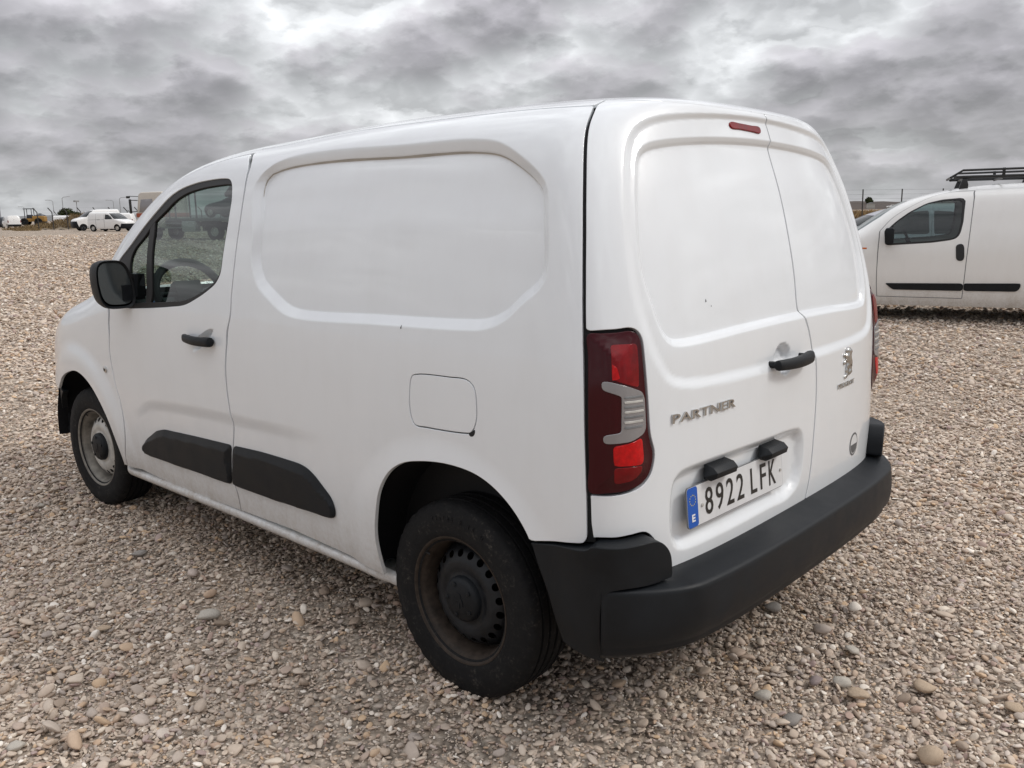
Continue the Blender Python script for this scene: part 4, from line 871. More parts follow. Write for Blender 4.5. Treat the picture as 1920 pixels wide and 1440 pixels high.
for y in (.40, -.40):
    st = empty("seat", (1.28, y, .35), 0, van)
    MB().box((.02, 0, .22), (.52, .50, .16)).build("cushion", MT['seat'], st, bevel=.05, seg=3)
    MB().box((-.30, 0, .58), (.13, .48, .66), Matrix.Rotation(R(-16), 3, 'Y')).build("backrest", MT['seat'], st, bevel=.05, seg=3)
    MB().box((-.40, 0, 1.0), (.09, .26, .18), Matrix.Rotation(R(-12), 3, 'Y')).build("headrest", MT['seat'], st, bevel=.035, seg=3)
MB().box((.80, 0, .97), (.03, 1.44, 1.24)).build("bulkhead", MT['lining'], van)
MB().box((1.28, 0, 1.70), (.9, 1.20, .02)).build("headliner", MT['lining'], van, bevel=.01)
MB().box((1.72, .36, 1.63), (.16, .42, .02), Matrix.Rotation(R(28), 3, 'Y')).build("sun_visor", MT['lining'], van, bevel=.006)
for s_, dr in ((1, doors[0]), (-1, doors[1])): MB().box((1.80, s_ * .845, .70), (1.02, .06, .64)).build("door_trim", MT['dash'], dr, bevel=.02)
MB().box((2.33, .70, 1.075), (.05, .05, .04)).build("parking_disc", MT['blue'], van, bevel=.004)


# ================================================================ other vans and cars
def inv_xz(B2, pts, rear=False):
    """(x,z) of the flank (or (y,z) of the tail) -> (a,b) on the body"""
    if not hasattr(B2, 'cache'):
        aa = np.linspace(.0, float(B2.ta[-1]) - .01, 220); bb = np.linspace(.0, float(B2.tb[-1]) * .98, 110); ga, gb = np.meshgrid(aa, bb); ga = ga.ravel(); gb = gb.ravel(); B2.cache = (ga, gb, B2.at(ga, gb), B2.nrm(ga, gb))
    ga, gb, S, n = B2.cache
    ix = 1 if rear else 0; ok = (n[:, 0] < -.5) if rear else (n[:, 1] > .35); S = S[ok]; ga = ga[ok]; gb = gb[ok]; out = []
    for x, z in pts:
        i = np.argmin((S[:, ix] - x) ** 2 + (S[:, 2] - z) ** 2); A = np.array([ga[i], gb[i]])
        for _ in range(6):
            f_ = lambda k: B2.at(np.array([k[0]]), np.array([k[1]]))[0][[ix, 2]]
            p0 = f_(A); J = np.stack([(f_(A + [1e-4, 0]) - p0) / 1e-4, (f_(A + [0, 1e-4]) - p0) / 1e-4], -1)
            try: A = A + np.clip(np.linalg.solve(J, np.array([x, z]) - p0), -.03, .03)
            except np.linalg.LinAlgError: break
        out.append(A)
    return np.array(out)
def far_wheel(parent, x, y, r_, w_, silver=True, rim_r=.62):
    s_ = 1 if y > 0 else -1; e = empty("wheel", (x, y, r_ - .006), 0, parent)
    if s_ < 0: e.rotation_euler = (0, 0, math.pi)
    tyre_mesh(r_, w_, r_ * rim_r, 40, False).build("tyre", MT['tyre'], e, angle=50)
    rr = r_ * rim_r
    MB().lathe([(rr, w_ * .38), (rr * .93, w_ * .30), (rr * .85, w_ * .10), (rr * .7, w_ * .22), (rr * .35, w_ * .26), (rr * .30, w_ * .34), (0, w_ * .36)], 28).build("rim", MT['steel_silver' if silver else 'steel_black'], e)
    return e
def gvan(name, label, cat, rows, O, ang, cfg, paint_m, step=.05, group=None):
    zg = cfg.get('zg'); zg = float(ground_z(O[0], O[1])) if zg is None else zg
    v_ = tag(empty(name, (O[0], O[1], zg), ang), label, cat, group)
    B2 = Body(rows, rear=cfg.get('rear', REAR), front=cfg.get('front', ((.38, .955), (.68, .85), (.88, .65), (.97, .33), (1, 0))), drop=cfg.get('drop', lambda x: 0 * x), zdrop=cfg.get('zdrop', (1.3, 1.7)))
    am = float(B2.ta[-1]) - .002; bm_ = float(B2.tb[-1]) - .004; holes = []
    dens = cfg.get('dens', step * .6)
    def rnd(k, it=2):
        q = resample(inv_xz(B2, resample(np.array(cfg[k], float), True, .04)), True, dens)
        for _ in range(it): q = .5 * q + .25 * (np.roll(q, 1, 0) + np.roll(q, -1, 0))
        return q
    off = lambda o: (lambda a, b: B2.at(a, b) + B2.nrm(a, b) * o)
    pair = ([1, -1], [v_, v_])
    wins = [rnd(k) for k in cfg if k.startswith('win')]
    for w in wins: holes.append(w)
    ws_ = None
    if 'screen' in cfg:                                 # windscreen half, given on the front as a-fractions and z rows
        a0, b0, b1 = cfg['screen']; ws_ = resample(np.array([(am * a0, b0), (am * (a0 - .015), (b0 + b1) / 2), (am * (a0 + .01), b1), (am, b1 + .01), (am, b0 - .03)]), True, dens); holes.append(ws_)
    for wx in cfg['axles']:
        r_ = cfg['wheel'] * 1.16; q = [(wx + r_ * math.cos(k), cfg['wheel'] + r_ * math.sin(k)) for k in np.linspace(R(-25), R(205), 26)]
        holes.append(resample(inv_xz(B2, q), True, dens))
    lo = cfg.get('b_low', .02)
    arch_cut = [h for h in holes[-len(cfg['axles']):]]
    shell = resample(np.array([(0, lo), (am, lo), (am, bm_), (0, bm_)]), True, max(dens, .04))
    hs_ = [np.stack([h[:, 0], np.maximum(h[:, 1], lo + .012)], -1) for h in holes]
    cuts = [inv_xz(B2, crom(cfg[k], False, .08)) for k in cfg if k.startswith('seam')]
    pn = panel("body_shell", B2, [shell] + hs_, paint_m, pair[1], step, B2.at, side=pair[0], flange=.02, bev=.002)
    for k, c in zip([k for k in cfg if k.startswith('seam')], cuts):
        for s_ in (1, -1): ribbon("shut_line", B2, c, cfg.get('line_w', .008), .0012, MT['steel_grey'], v_, s_, B2.at)
    gm = MT['glass'] if cfg.get('clear') else MT['glass_dark']
    for w in wins: 
        panel("side_window", B2, [inset(w, -.004)], gm, pair[1], max(step, .03), off(-.008), side=pair[0], flange=0)
        if cfg.get('clear'): panel("window_rubber", B2, [inset(w, -.012), inset(w, .012)], MT['rubber'], pair[1], .05, off(.001), side=pair[0], flange=.006)
    if ws_ is not None: panel("windscreen", B2, [inset(ws_, -.004)], gm, pair[1], max(step, .05), off(-.006), side=pair[0], flange=0)
    for k in cfg:
        if k.startswith('strip'): panel("side_strip", B2, [rnd(k, 1)], MT['plastic'], pair[1], step, off(.012), side=pair[0], flange=.016, bev=.003)
        if k.startswith('black'): panel("bumper" if 'bump' in k else "trim", B2, [rnd(k, 1)], MT['plastic'], pair[1], step, off(.006), side=pair[0], flange=.01, bev=.003)
        if k.startswith('lamp'): panel("headlight", B2, [rnd(k, 1)], MT['headlamp'], pair[1], step, off(.004), side=pair[0], flange=.006)
        if k.startswith('handle'): panel("door_handle", B2, [rnd(k, 3)], MT['black_m'], pair[1], step * .5, off(.010), side=pair[0], flange=.012, bev=.004)
    if 'fbump' in cfg: a0, b0, b1 = cfg['fbump']; panel("front_bumper", B2, [resample(np.array([(am * a0, b0), (am, b0), (am, b1), (am * (a0 + .04), b1)]), True, dens)], MT['plastic'], pair[1], step * 1.5, off(.012), side=pair[0], flange=.02)
    if 'rbump' in cfg: b0, b1 = cfg['rbump']; panel("rear_bumper", B2, [resample(np.array([(0, b0), (.95, b0), (.95, b1), (0, b1)]), True, dens)], MT['plastic'], pair[1], step * 1.5, off(.03), side=pair[0], flange=.04)
    if 'rwin' in cfg: panel("rear_window", B2, [resample(np.array(cfg['rwin']), True, dens)], gm, pair[1], step, off(.003), side=pair[0], flange=.004)
    if 'rlamp' in cfg: panel("tail_light", B2, [resample(np.array(cfg['rlamp']), True, dens)], MT['lens_red'], pair[1], step, off(.004), side=pair[0], flange=.004)
    for wx in cfg['axles']:
        for s_ in (1, -1): far_wheel(v_, wx, s_ * cfg['track'], cfg['wheel'], cfg.get('tw', .2), cfg.get('silver', True))
        V = []; F = []
        for s_ in (1, -1):
            V = []; n_ = 16; r_ = cfg['wheel'] * 1.22
            for i in range(n_):
                q = math.pi * i / (n_ - 1)
                for y, r2 in ((cfg['track'] + .06, r_), (cfg['track'] - .2, r_), (cfg['track'] - .25, r_ * .5)): V.append((wx + r2 * math.cos(q), s_ * y, cfg['wheel'] + r2 * math.sin(q)))
            mesh_obj("wheel_housing", V, [(i * 3 + j, i * 3 + j + 1, (i + 1) * 3 + j + 1, (i + 1) * 3 + j) for i in range(n_ - 1) for j in range(2)], MT['liner'], v_, smooth=True)
    x0 = cfg['axles'][0] - .5; x1 = cfg['axles'][1] + .5; MB().box(((x0 + x1) / 2, 0, cfg['wheel'] * .95), (x1 - x0, cfg['track'] * 1.5, .12)).build("underbody", MT['liner'], v_)
    return v_, B2, zg
# ---- the small white van with a roof rack on the right
RV_O = (.4807, -10.0367); RV_A = R(19.15)
FROWS = [(.18, .78, -.60, 2.6, 3.12), (.26, .82, -.64, 2.6, 3.2), (.45, .845, -.66, 2.6, 3.25), (.65, .855, -.66, 2.58, 3.25), (.82, .858, -.655, 2.52, 3.18), (.92, .855, -.65, 2.42, 3.02), (1.0, .848, -.645, 2.32, 2.80), (1.07, .838, -.64, 2.24, 2.60),
         (1.14, .825, -.635, 2.16, 2.46), (1.25, .80, -.625, 2.04, 2.32), (1.36, .775, -.61, 1.92, 2.17), (1.46, .745, -.595, 1.78, 2.0), (1.54, .715, -.58, 1.62, 1.82), (1.60, .675, -.57, 1.44, 1.62), (1.65, .6, -.56, 1.2, 1.38), (1.68, .48, -.55, 1.0, 1.15), (1.695, .25, -.5, .8, .9), (1.70, 0, -.45, .6, .7)]
fz = lambda L_: [(x, z - .08) for x, z in L_]
FC = dict(zg=.08, axles=(0., 2.513), wheel=.30, track=.735, tw=.18, silver=False, clear=True, dens=.012, drop=lambda x: -.02 * sstep(.5, 1.4, x), zdrop=(1.2, 1.6), line_w=.008,
          win=fz([(2.035, 1.225), (1.94, 1.325), (1.80, 1.435), (1.62, 1.535), (1.462, 1.573), (1.245, 1.590), (1.210, 1.55), (1.216, 1.308), (1.240, 1.17), (1.275, 1.12), (1.34, 1.105), (1.521, 1.078), (1.958, 1.048), (2.04, 1.048)]),
          seam_rear=fz([(1.098, 1.68), (1.117, 1.337), (1.137, .901), (1.145, .581), (1.151, .39)]), seam_front=fz([(2.128, 1.208), (2.135, .973), (2.129, .578), (2.113, .395)]), seam_bottom=fz([(2.113, .395), (1.151, .388)]),
          seam_top=fz([(2.128, 1.208), (1.99, 1.37), (1.80, 1.50), (1.561, 1.618), (1.36, 1.668), (1.098, 1.682)]),
          strip_a=fz([(2.021, .56), (1.152, .572), (1.152, .486), (1.936, .487)]), strip_b=fz([(1.138, .572), (.544, .583), (.535, .563), (.568, .490), (1.138, .486)]),
          handle=fz([(1.262, 1.03), (1.245, 1.05), (1.195, 1.05), (1.178, 1.03), (1.165, .87), (1.18, .85), (1.235, .848), (1.248, .865)]), screen=(.855, .95, 1.38), fbump=(.80, .03, .42), rbump=(.06, .38), b_low=.03)
rv, BF, rz_ = gvan("small_van", "small white van with black roof rack parked at the right edge", "van", FROWS, RV_O, RV_A, FC, MT['white_b'], .022)
# its cabin, mirror and wing lamp
mb = MB().prism([(2.0, .45), (1.97, .80), (2.06, .93), (2.35, .98), (2.5, .90), (2.5, .45)], -.70, .70); mb.build("dashboard", MT['dash'], rv, bevel=.03, seg=3)
sw2 = empty("steering_wheel", (1.78, .36, .99), 0, rv); sw2.rotation_euler = (0, R(-62), 0); MB().tube([(.18 * math.cos(q), .18 * math.sin(q), 0) for q in np.linspace(0, 2 * math.pi, 31)], .015, 8, caps=False).build("wheel_ring", MT['rubber'], sw2); MB().box((0, 0, -.02), (.12, .3, .03)).build("wheel_hub", MT['dash'], sw2, bevel=.01)
for y in (.36, -.36):
    st = empty("seat", (1.15, y, .30), 0, rv); MB().box((.05, 0, .20), (.5, .46, .14)).build("cushion", MT['seat'], st, bevel=.05, seg=3); MB().box((-.22, 0, .55), (.12, .45, .6), Matrix.Rotation(R(-14), 3, 'Y')).build("backrest", MT['seat'], st, bevel=.05, seg=3)
MB().box((.72, 0, .95), (.03, 1.4, 1.2)).build("bulkhead", MT['lining'], rv)
for s_ in (1, -1):
    MB().prism([(1.962, .97), (1.962, 1.16), (1.985, 1.172), (2.055, 1.168), (2.075, 1.13), (2.06, .975), (2.03, .962)], s_ * .86, s_ * 1.00).build("wing_mirror", MT['plastic'], rv, bevel=.022, seg=3)
    MB().prism([(1.9615, .985), (1.9615, 1.15), (1.9635, 1.15), (1.9635, .985)], s_ * .875, s_ * .985).build("mirror_glass", MT['mirror'], rv)
    MB().box((2.0, s_ * .85, 1.02), (.06, .1, .05)).build("mirror_arm", MT['plastic'], rv, bevel=.01)
    MB().box((2.30, s_ * .848, .915), (.07, .015, .022)).build("indicator", MT['amber'], rv, bevel=.004)
# roof rack
rack = tag(empty("roof_rack", (RV_O[0], RV_O[1], .08), RV_A), "black tubular roof rack on top of the small white van", "roof rack")
for s_ in (1, -1):
    MB().tube([(1.32, s_ * .52, 1.765), (1.30, s_ * .55, 1.768), (-.45, s_ * .56, 1.775)], .021, 8).build("side_rail", MT['black_m'], rack)
    MB().tube([(1.36, s_ * .50, 1.77), (1.24, s_ * .56, 1.85), (-.45, s_ * .57, 1.865)], .014, 8).build("upper_rail", MT['black_m'], rack)
    for x in (.80, .10, -.42): MB().box((x, s_ * .565, 1.82), (.035, .012, .10)).build("upright", MT['black_m'], rack, bevel=.003)
    for x in (1.22, .45, -.30):
        MB().prism([(x - .05, 1.60), (x + .055, 1.585), (x + .045, 1.66), (x + .015, 1.75), (x - .03, 1.75), (x - .05, 1.68)], s_ * .50, s_ * .58).build("foot", MT['black_m'], rack, bevel=.008)
for x in (1.22, .80, .45, .10, -.30): MB().tube([(x, -.55, 1.752), (x, .55, 1.752)], .014, 8).build("cross_bar", MT['black_m'], rack)
MB().tube([(1.36, -.50, 1.77), (1.36, .50, 1.77)], .016, 8).build("front_bar", MT['black_m'], rack); MB().tube([(1.24, -.55, 1.85), (1.24, .55, 1.85)], .012, 8).build("front_bar", MT['black_m'], rack)
# ---- car behind it, of which the bonnet shows
CROWS = [(.18, .75, -.85, 2.75, 3.2), (.28, .82, -.92, 2.75, 3.3), (.45, .86, -.95, 2.75, 3.36), (.62, .875, -.95, 2.7, 3.34), (.78, .87, -.93, 2.55, 3.2), (.88, .855, -.90, 2.3, 2.9), (.95, .83, -.86, 2.0, 2.45), (1.0, .80, -.8, 1.75, 2.15), (1.1, .76, -.72, 1.55, 1.92), (1.2, .72, -.62, 1.38, 1.72), (1.3, .68, -.5, 1.2, 1.5), (1.38, .63, -.35, 1.0, 1.25), (1.43, .54, -.2, .8, 1.0), (1.46, .35, 0, .6, .8), (1.47, 0, .1, .5, .6)]
CC = dict(axles=(0., 2.55), wheel=.31, track=.74, tw=.2, dens=.03, win_a=[(1.45, 1.0), (1.25, 1.2), (.95, 1.33), (.55, 1.36), (.52, 1.0)], win_b=[(.46, 1.0), (.48, 1.36), (.1, 1.33), (-.25, 1.2), (-.45, 1.03)], screen=(.80, .88, 1.22), fbump=(.86, .03, .30), seam_rear=[(.5, 1.3), (.5, .9), (.52, .4)], seam_front=[(1.55, 1.0), (1.6, .7), (1.6, .4)])
gvan("saloon_car", "silver lilac car bonnet showing behind the small white van", "car", CROWS, (2.35, -12.55), R(19), CC, MT['lilac'], .05)
# ---- white vans at the far left
def at_px(px, py, dep):
    d = fw + rt * ((px - 960) / 1604.7) + up * ((720 - py) / 1604.7); return CAM + d * dep
def spot(px, dep): q = at_px(px, 430, dep); return (q.x, q.y)
view = math.atan2(fw.y, fw.x)
def scaled(rows, kx, ky, kz): return [(z * kz, w * ky, xr * kx, xs * kx, xf * kx) for z, w, xr, xs, xf in rows]
T_ROWS = scaled(ROWS, 1.10, 1.02, 1.075)
TCF = dict(axles=(0., 3.0), wheel=.34, track=.82, tw=.22, dens=.05, win=[(2.55, 1.22), (2.35, 1.48), (2.0, 1.68), (1.62, 1.72), (1.58, 1.22)], seam_b=[(1.5, 1.75), (1.5, 1.0), (1.5, .35)], seam_s=[(.45, 1.75), (.45, .35)], seam_h=[(1.45, 1.18), (-.5, 1.18)], black_rail=[(1.0, 1.205), (.55, 1.205), (.55, 1.165), (1.0, 1.165)], screen=(.80, 1.06, 1.66), fbump=(.78, .03, .55), rbump=(.03, .33), line_w=.03)
o = spot(187, 89); gvan("panel_van", "white low panel van facing right in front of the taller van, far left", "van", T_ROWS, o, view - R(107), TCF, MT['white_c'], .06, "white vans parked far left")
H_ROWS = [(z, w, xr, xs, xf) for z, w, xr, xs, xf in scaled(ROWS, 1.18, 1.10, 1.26)]
HCF = dict(axles=(0., 3.3), wheel=.35, track=.88, tw=.22, dens=.05, silver=False, win=[(2.75, 1.42), (2.5, 1.75), (2.2, 1.98), (1.8, 2.02), (1.78, 1.42)], seam_b=[(1.72, 2.0), (1.72, .4)], seam_h=[(1.6, 1.3), (-.6, 1.3)], strip_s=[(2.3, .62), (1.0, .62), (1.0, .40), (2.3, .40)], screen=(.80, 1.26, 1.95), fbump=(.80, .03, .75), rbump=(.03, .45), line_w=.03)
o = spot(213, 97); gvan("high_roof_van", "taller white van facing left, partly hidden by the low van, far left", "van", H_ROWS, o, view + R(128), HCF, MT['white_c'], .06, "white vans parked far left")
o = spot(27, 129); RCF = dict(axles=(0., 2.785), wheel=.32, track=.78, tw=.2, dens=.05, win=[(2.2, 1.12), (1.9, 1.5), (1.4, 1.62), (1.35, 1.12)], screen=(.82, 1.02, 1.6), rbump=(.03, .36), rlamp=[(.78, .62), (.93, .62), (.93, 1.0), (.80, 1.0)], rwin=[(.05, 1.05), (.05, 1.1), (.12, 1.1), (.12, 1.05)], fbump=(.80, .03, .5), seam_b=[(1.25, 1.6), (1.25, .4)], line_w=.03)
gvan("panel_van", "white van seen from behind beside the yellow loader, far left edge", "van", scaled(ROWS, 1, 1, 1.02), o, view + R(42), RCF, MT['white_c'], .06, "white vans parked far left")
o = spot(243, 100); gvan("panel_van", "white van with dark side window showing between low van and truck cab", "van", scaled(ROWS, 1.05, 1., 1.03), (o[0], o[1]), view + R(90) + R(10), RCF, MT['white_c'], .06, "white vans parked far left")
o = spot(112, 118); gvan("panel_van", "pale van half hidden behind the dry earth mound at left", "van", scaled(ROWS, 1., 1., .95), (o[0], o[1]), view - R(90) + R(10), RCF, MT['white_c'], .06, "white vans parked far left")
for px, lab, dp, rot in ((2, "dark car at the left edge beside the white van seen from behind", 138, 10),):
    o = spot(px, dp); c2 = {k: v for k, v in CC.items() if not k.startswith('seam')}; gvan("parked_car", lab, "car", scaled(CROWS, 1.1, 1.05, 1.2), o, view + R(90 + rot), c2, MT['dark_m'], .1, None)

# ---- truck: cab, chassis, twin rear axle
tq = at_px(312, 452, 53); TO = (tq.x, tq.y); TA = view + R(74)
trk = tag(empty("flatbed_truck", (TO[0], TO[1], float(ground_z(*TO))), TA), "beige truck with orange band and long bare chassis behind the van cab", "truck")
TZ = -.0
mb = MB().prism([(.95, .75), (1.02, 1.55), (.80, 2.75), (.60, 2.88), (-.85, 2.90), (-.95, 2.80), (-.95, .75)], -1.2, 1.2); cabm = mb.build("cab", MT['beige'], trk, bevel=.10, seg=3)
MB().prism([(1.025, 1.40), (1.035, 1.64), (-.97, 1.64), (-.97, 1.40)], -1.215, 1.215).build("orange_band", MT['orange'], cabm, bevel=.01)
for s_ in (1, -1):
    MB().prism([(.80, 1.68), (.62, 2.45), (-.20, 2.48), (-.22, 1.68)], s_ * 1.19, s_ * 1.212).build("side_window", MT['lens_clear'], cabm, bevel=.006)
    MB().prism([(-.45, 1.95), (-.45, 2.42), (-.75, 2.42), (-.75, 1.95)], s_ * 1.19, s_ * 1.212).build("side_window", MT['glass_dark'], cabm, bevel=.006)
    mm_ = MB().box((1.22, s_ * 1.42, 2.05), (.14, .10, .85)); mm_.build("mirror", MT['black_m'], trk, bevel=.03); MB().tube([(.85, s_ * 1.2, 2.40), (1.22, s_ * 1.42, 2.42)], .025, 6).build("mirror_arm", MT['black_m'], trk); MB().tube([(.95, s_ * 1.2, 1.75), (1.22, s_ * 1.42, 1.72)], .025, 6).build("mirror_arm", MT['black_m'], trk)
MB().tube([(.72, .9, 2.62), (1.45, 1.2, 2.66)], .02, 6).build("mirror_arm", MT['black_m'], trk); MB().box((1.50, 1.22, 2.60), (.22, .12, .14)).build("ramp_mirror", MT['black_m'], trk, bevel=.03)
MB().prism([(1.03, 1.62), (.83, 2.55), (.80, 2.55), (1.0, 1.62)], -1.05, 1.05).build("windscreen", MT['glass_dark'], cabm)
for s_ in (1, -1): MB().box((-4.0, s_ * .42, .95), (8.2, .09, .26)).build("chassis_rail", MT['steel_grey'], trk, bevel=.01)
MB().box((-4.6, 0, 1.22), (7.2, 2.4, .20)).build("deck", MT['steel_grey'], trk, bevel=.02)
for x in (-1.15, -1.6): MB().tube([(x, -1.0, 1.3), (x, -1.0, 2.9)], .05, 6).build("headboard_post", MT['black_m'], trk); MB().tube([(x, 1.0, 1.3), (x, 1.0, 2.9)], .05, 6).build("headboard_post", MT['black_m'], trk)
MB().box((-2.6, 1.0, .82), (.95, .55, .62)).build("fuel_tank", MT['tank'], trk, bevel=.06); MB().box((-2.6, -1.0, .82), (.95, .55, .62)).build("tool_box", MT['tank'], trk, bevel=.06)
for z in (.75, 1.02): MB().box((-1.3, 1.15, z), (1.5, .05, .07)).build("side_guard", MT['lamp_post'], trk, bevel=.01)
for x in (.0, -4.3, -5.6):
    for s_ in (1, -1): far_wheel(trk, x, s_ * 1.03, .51, .32, True, .55)
    MB().prism([(x + .62 * math.cos(q), .5 + .62 * math.sin(q)) for q in np.linspace(.15, math.pi - .15, 9)] + [(x + .66 * math.cos(q), .5 + .66 * math.sin(q)) for q in np.linspace(math.pi - .15, .15, 9)], .85, 1.2).build("mudguard", MT['black_m'], trk)
# a dark pickup on the deck behind the cab
o = (TO[0] + math.cos(TA) * -5.2, TO[1] + math.sin(TA) * -5.2)
c2 = {k: v for k, v in CC.items() if not k.startswith('seam')}; c2['zg'] = float(ground_z(*TO)) + 1.32
gvan("loaded_car", "dark car standing on the truck deck, seen through the van window", "car", scaled(CROWS, .95, 1.0, .95), (o[0] - math.cos(TA) * 1.2, o[1] - math.sin(TA) * 1.2), TA, c2, MT['dark_m'], .1)

# ---- yellow wheel loader, far left
q = at_px(60, 420, 165); ld = tag(empty("wheel_loader", (q.x, q.y, float(ground_z(q.x, q.y)) + .1), view + R(100)), "small yellow wheel loader with dark cab, far left", "loader")
MB().prism([(-2.6, .7), (-2.6, 1.6), (-2.3, 1.75), (-.4, 1.75), (-.4, .7)], -.8, .8).build("engine_hood", MT['yellow_m'], ld, bevel=.08)
MB().prism([(-.4, .7), (-.4, 1.3), (1.2, 1.3), (1.6, .7)], -.7, .7).build("front_frame", MT['yellow_m'], ld, bevel=.05)
cb_ = MB()
for x in (-.35, .9):
    for y in (-.65, .65): cb_.box((x, y, 2.2), (.10, .10, 1.8))
cb_.build("cab_frame", MT['dark_m'], ld); MB().box((.28, 0, 3.12), (1.6, 1.6, .14)).build("cab_roof", MT['dark_m'], ld, bevel=.04); MB().box((.2, 0, 1.65), (.9, 1.0, .7)).build("operator_seat", MT['dark_m'], ld, bevel=.05)
MB().prism([(.8, 1.1), (2.6, .55), (3.0, .35), (2.7, .3), (.8, .8)], -.5, .5).build("lift_arm", MT['yellow_m'], ld, bevel=.03)
MB().prism([(2.9, .15), (2.75, .9), (3.1, 1.0), (3.6, .2), (3.0, .05)], -1.1, 1.1).build("bucket", MT['steel_grey'], ld, bevel=.03)
for x in (-1.5, 1.0):
    for s_ in (1, -1): far_wheel(ld, x, s_ * .85, .68, .45, False, .5)
q = at_px(77, 420, 172); gt = tag(empty("water_tank", (q.x, q.y, float(ground_z(q.x, q.y)))), "dark blue rounded tank beside the yellow loader", "tank"); MB().lathe([(0, 0), (1.1, 0), (1.2, .2), (1.2, 1.5), (1.0, 2.0), (.5, 2.2), (0, 2.25)], 28, 'z').build("tank_shell", MT['dark_m'], gt)
MB().tube([(0, 0, 2.2), (0, 0, 2.35)], .3, 14).build("tank_lid", MT['dark_m'], gt)

# ================================================================ fences, lamps, distance
def post_mesh(h, arm, r_=.045):
    mb = MB().tube([(0, 0, -.3), (0, 0, h)], r_, 8)
    if arm: mb.tube([(0, 0, h - .02), (arm[0], arm[1], h + arm[2])], r_, 8)
    return mb
rx = -rt.x, -rt.y
left_posts = [(73, 105), (100.8, 106), (128, 107), (154, 108), (183, 109), (212, 110), (241, 111), (262, 112), (44, 250), (108, 150), (140.5, 152), (206, 156), (246, 158), (300, 114), (340, 116), (380, 117), (415, 118)]
places = {}
for k, (px, dp) in enumerate(left_posts):
    q = at_px(px, 425, dp); far = 140 < dp < 200
    if k == 8: continue
    places[k] = (q.x, q.y)
proto = None
names = ["leftmost tall", "second tall", "third tall", "fourth tall", "fifth tall", "sixth tall", "seventh tall", "eighth tall", "", "first small far", "second small far", "third small far", "fourth small far", "first through-glass", "second through-glass", "third through-glass", "fourth through-glass"]
arm = (rx[0] * .42, rx[1] * .42, .52)
pm = post_mesh(2.15, arm, .062).build("fence_post", MT['post']); pme = pm.data; bpy.data.objects.remove(pm)
for k, (x, y) in places.items():
    o = link("fence_post", pme, MT['post']); o.location = (x, y, float(ground_z(x, y))); o.rotation_euler = (R(rng.uniform(-1.5, 1.5)), R(rng.uniform(-1.5, 1.5)), R(rng.uniform(-12, 12)))
    tag(o, {"l": "dark fence post with bent top, %s post from the left at far left" % names[k].split()[0], "t": "dark fence post with bent top, %s of those seen through the cab window" % names[k].split()[0], "s": "small distant fence post behind the near fence row, %s from the left" % names[k].split()[0]}["t" if "glass" in names[k] else "s" if "small" in names[k] else "l"], "fence post", "bent fence posts at far left")
near_ids = [k for k in places if left_posts[k][1] < 130]
seq = sorted(near_ids, key=lambda k: left_posts[k][0])
wm = MB()
for hgt in (.5, 1.0, 1.5, 2.05):
    pts = [(places[k][0], places[k][1], float(ground_z(*places[k])) + hgt) for k in seq]; wm.tube(pts, .008, 4)
for t_ in (.3, .65, .95):
    pts = [(places[k][0] + arm[0] * t_, places[k][1] + arm[1] * t_, float(ground_z(*places[k])) + 2.15 + .52 * t_) for k in seq]; wm.tube(pts, .007, 4)
tag(wm.build("fence_wire", MT['wire']), "thin wires strung along the bent posts at far left", "fence wire", kind="stuff")
# right hand fence, straight posts
rp = [(1616, 66), (1688, 66.5), (1763, 67), (1838, 67.5), (1912, 68)]; pr = post_mesh(2.75, None, .05).build("fence_post", MT['post']); prm = pr.data; bpy.data.objects.remove(pr); rpos = []
lab = ["nearest the big van's right edge", "standing over the lilac car bonnet", "rising behind the small van's roof front", "rising behind the roof rack front", "rising behind the roof rack at the frame edge"]
for k, (px, dp) in enumerate(rp):
    q = at_px(px, 415, dp); rpos.append((q.x, q.y)); o = link("fence_post", prm, MT['post']); o.location = (q.x, q.y, float(ground_z(q.x, q.y)) - .05); o.rotation_euler = (R(rng.uniform(-1, 1)), R(rng.uniform(-1, 1)), 0)
    tag(o, "straight dark fence post on the right, " + lab[k], "fence post", "straight fence posts at the right")
wm = MB(); e0 = np.array(rpos[0]) * 2 - np.array(rpos[1]); e1 = np.array(rpos[-1]) * 2 - np.array(rpos[-2]); rpos = [tuple(e0)] + rpos + [tuple(e1)]
for hgt in np.linspace(.3, 2.65, 8): wm.tube([(x, y, float(ground_z(x, y)) + hgt) for x, y in rpos], .006, 4)
tag(wm.build("fence_wire", MT['wire']), "thin wires strung along the straight posts at right", "fence wire", kind="stuff")
# street lamps
for k, (px, top, base, dp, dr) in enumerate([(2, 372, 420, 190, 1), (103, 376, 415, 330, 1), (121, 370, 415, 300, -1), (216, 376, 412, 330, 1), (228, 371, 412, 300, -1), (48, 388, 415, 420, 1)]):
    q = at_px(px, 414, dp); g = float(ground_z(q.x, q.y)); h = (414 - top) / 1604.7 * dp + (at_px(px, 414, dp).z - g); e = tag(empty("street_lamp", (q.x, q.y, g)), ["tall street lamp at the left frame edge", "left lamp of the pair above the bush", "right lamp of the pair above the bush", "left lamp of the pair above the white vans", "right lamp of the pair above the white vans", "short distant street lamp above the yellow loader"][k], "street lamp", "distant street lamps")
    MB().tube([(0, 0, -.5), (0, 0, h * .93), (-rx[0] * dr * -.5, -rx[1] * dr * -.5, h * .985), (rx[0] * dr * 2.0, rx[1] * dr * 2.0, h)], [.16, .11, .09, .07], 6).build("pole", MT['lamp_post'], e); MB().box((rx[0] * dr * 2.3, rx[1] * dr * 2.3, h), (.9, .9, .16)).build("lamp_head", MT['lamp_post'], e, bevel=.04)
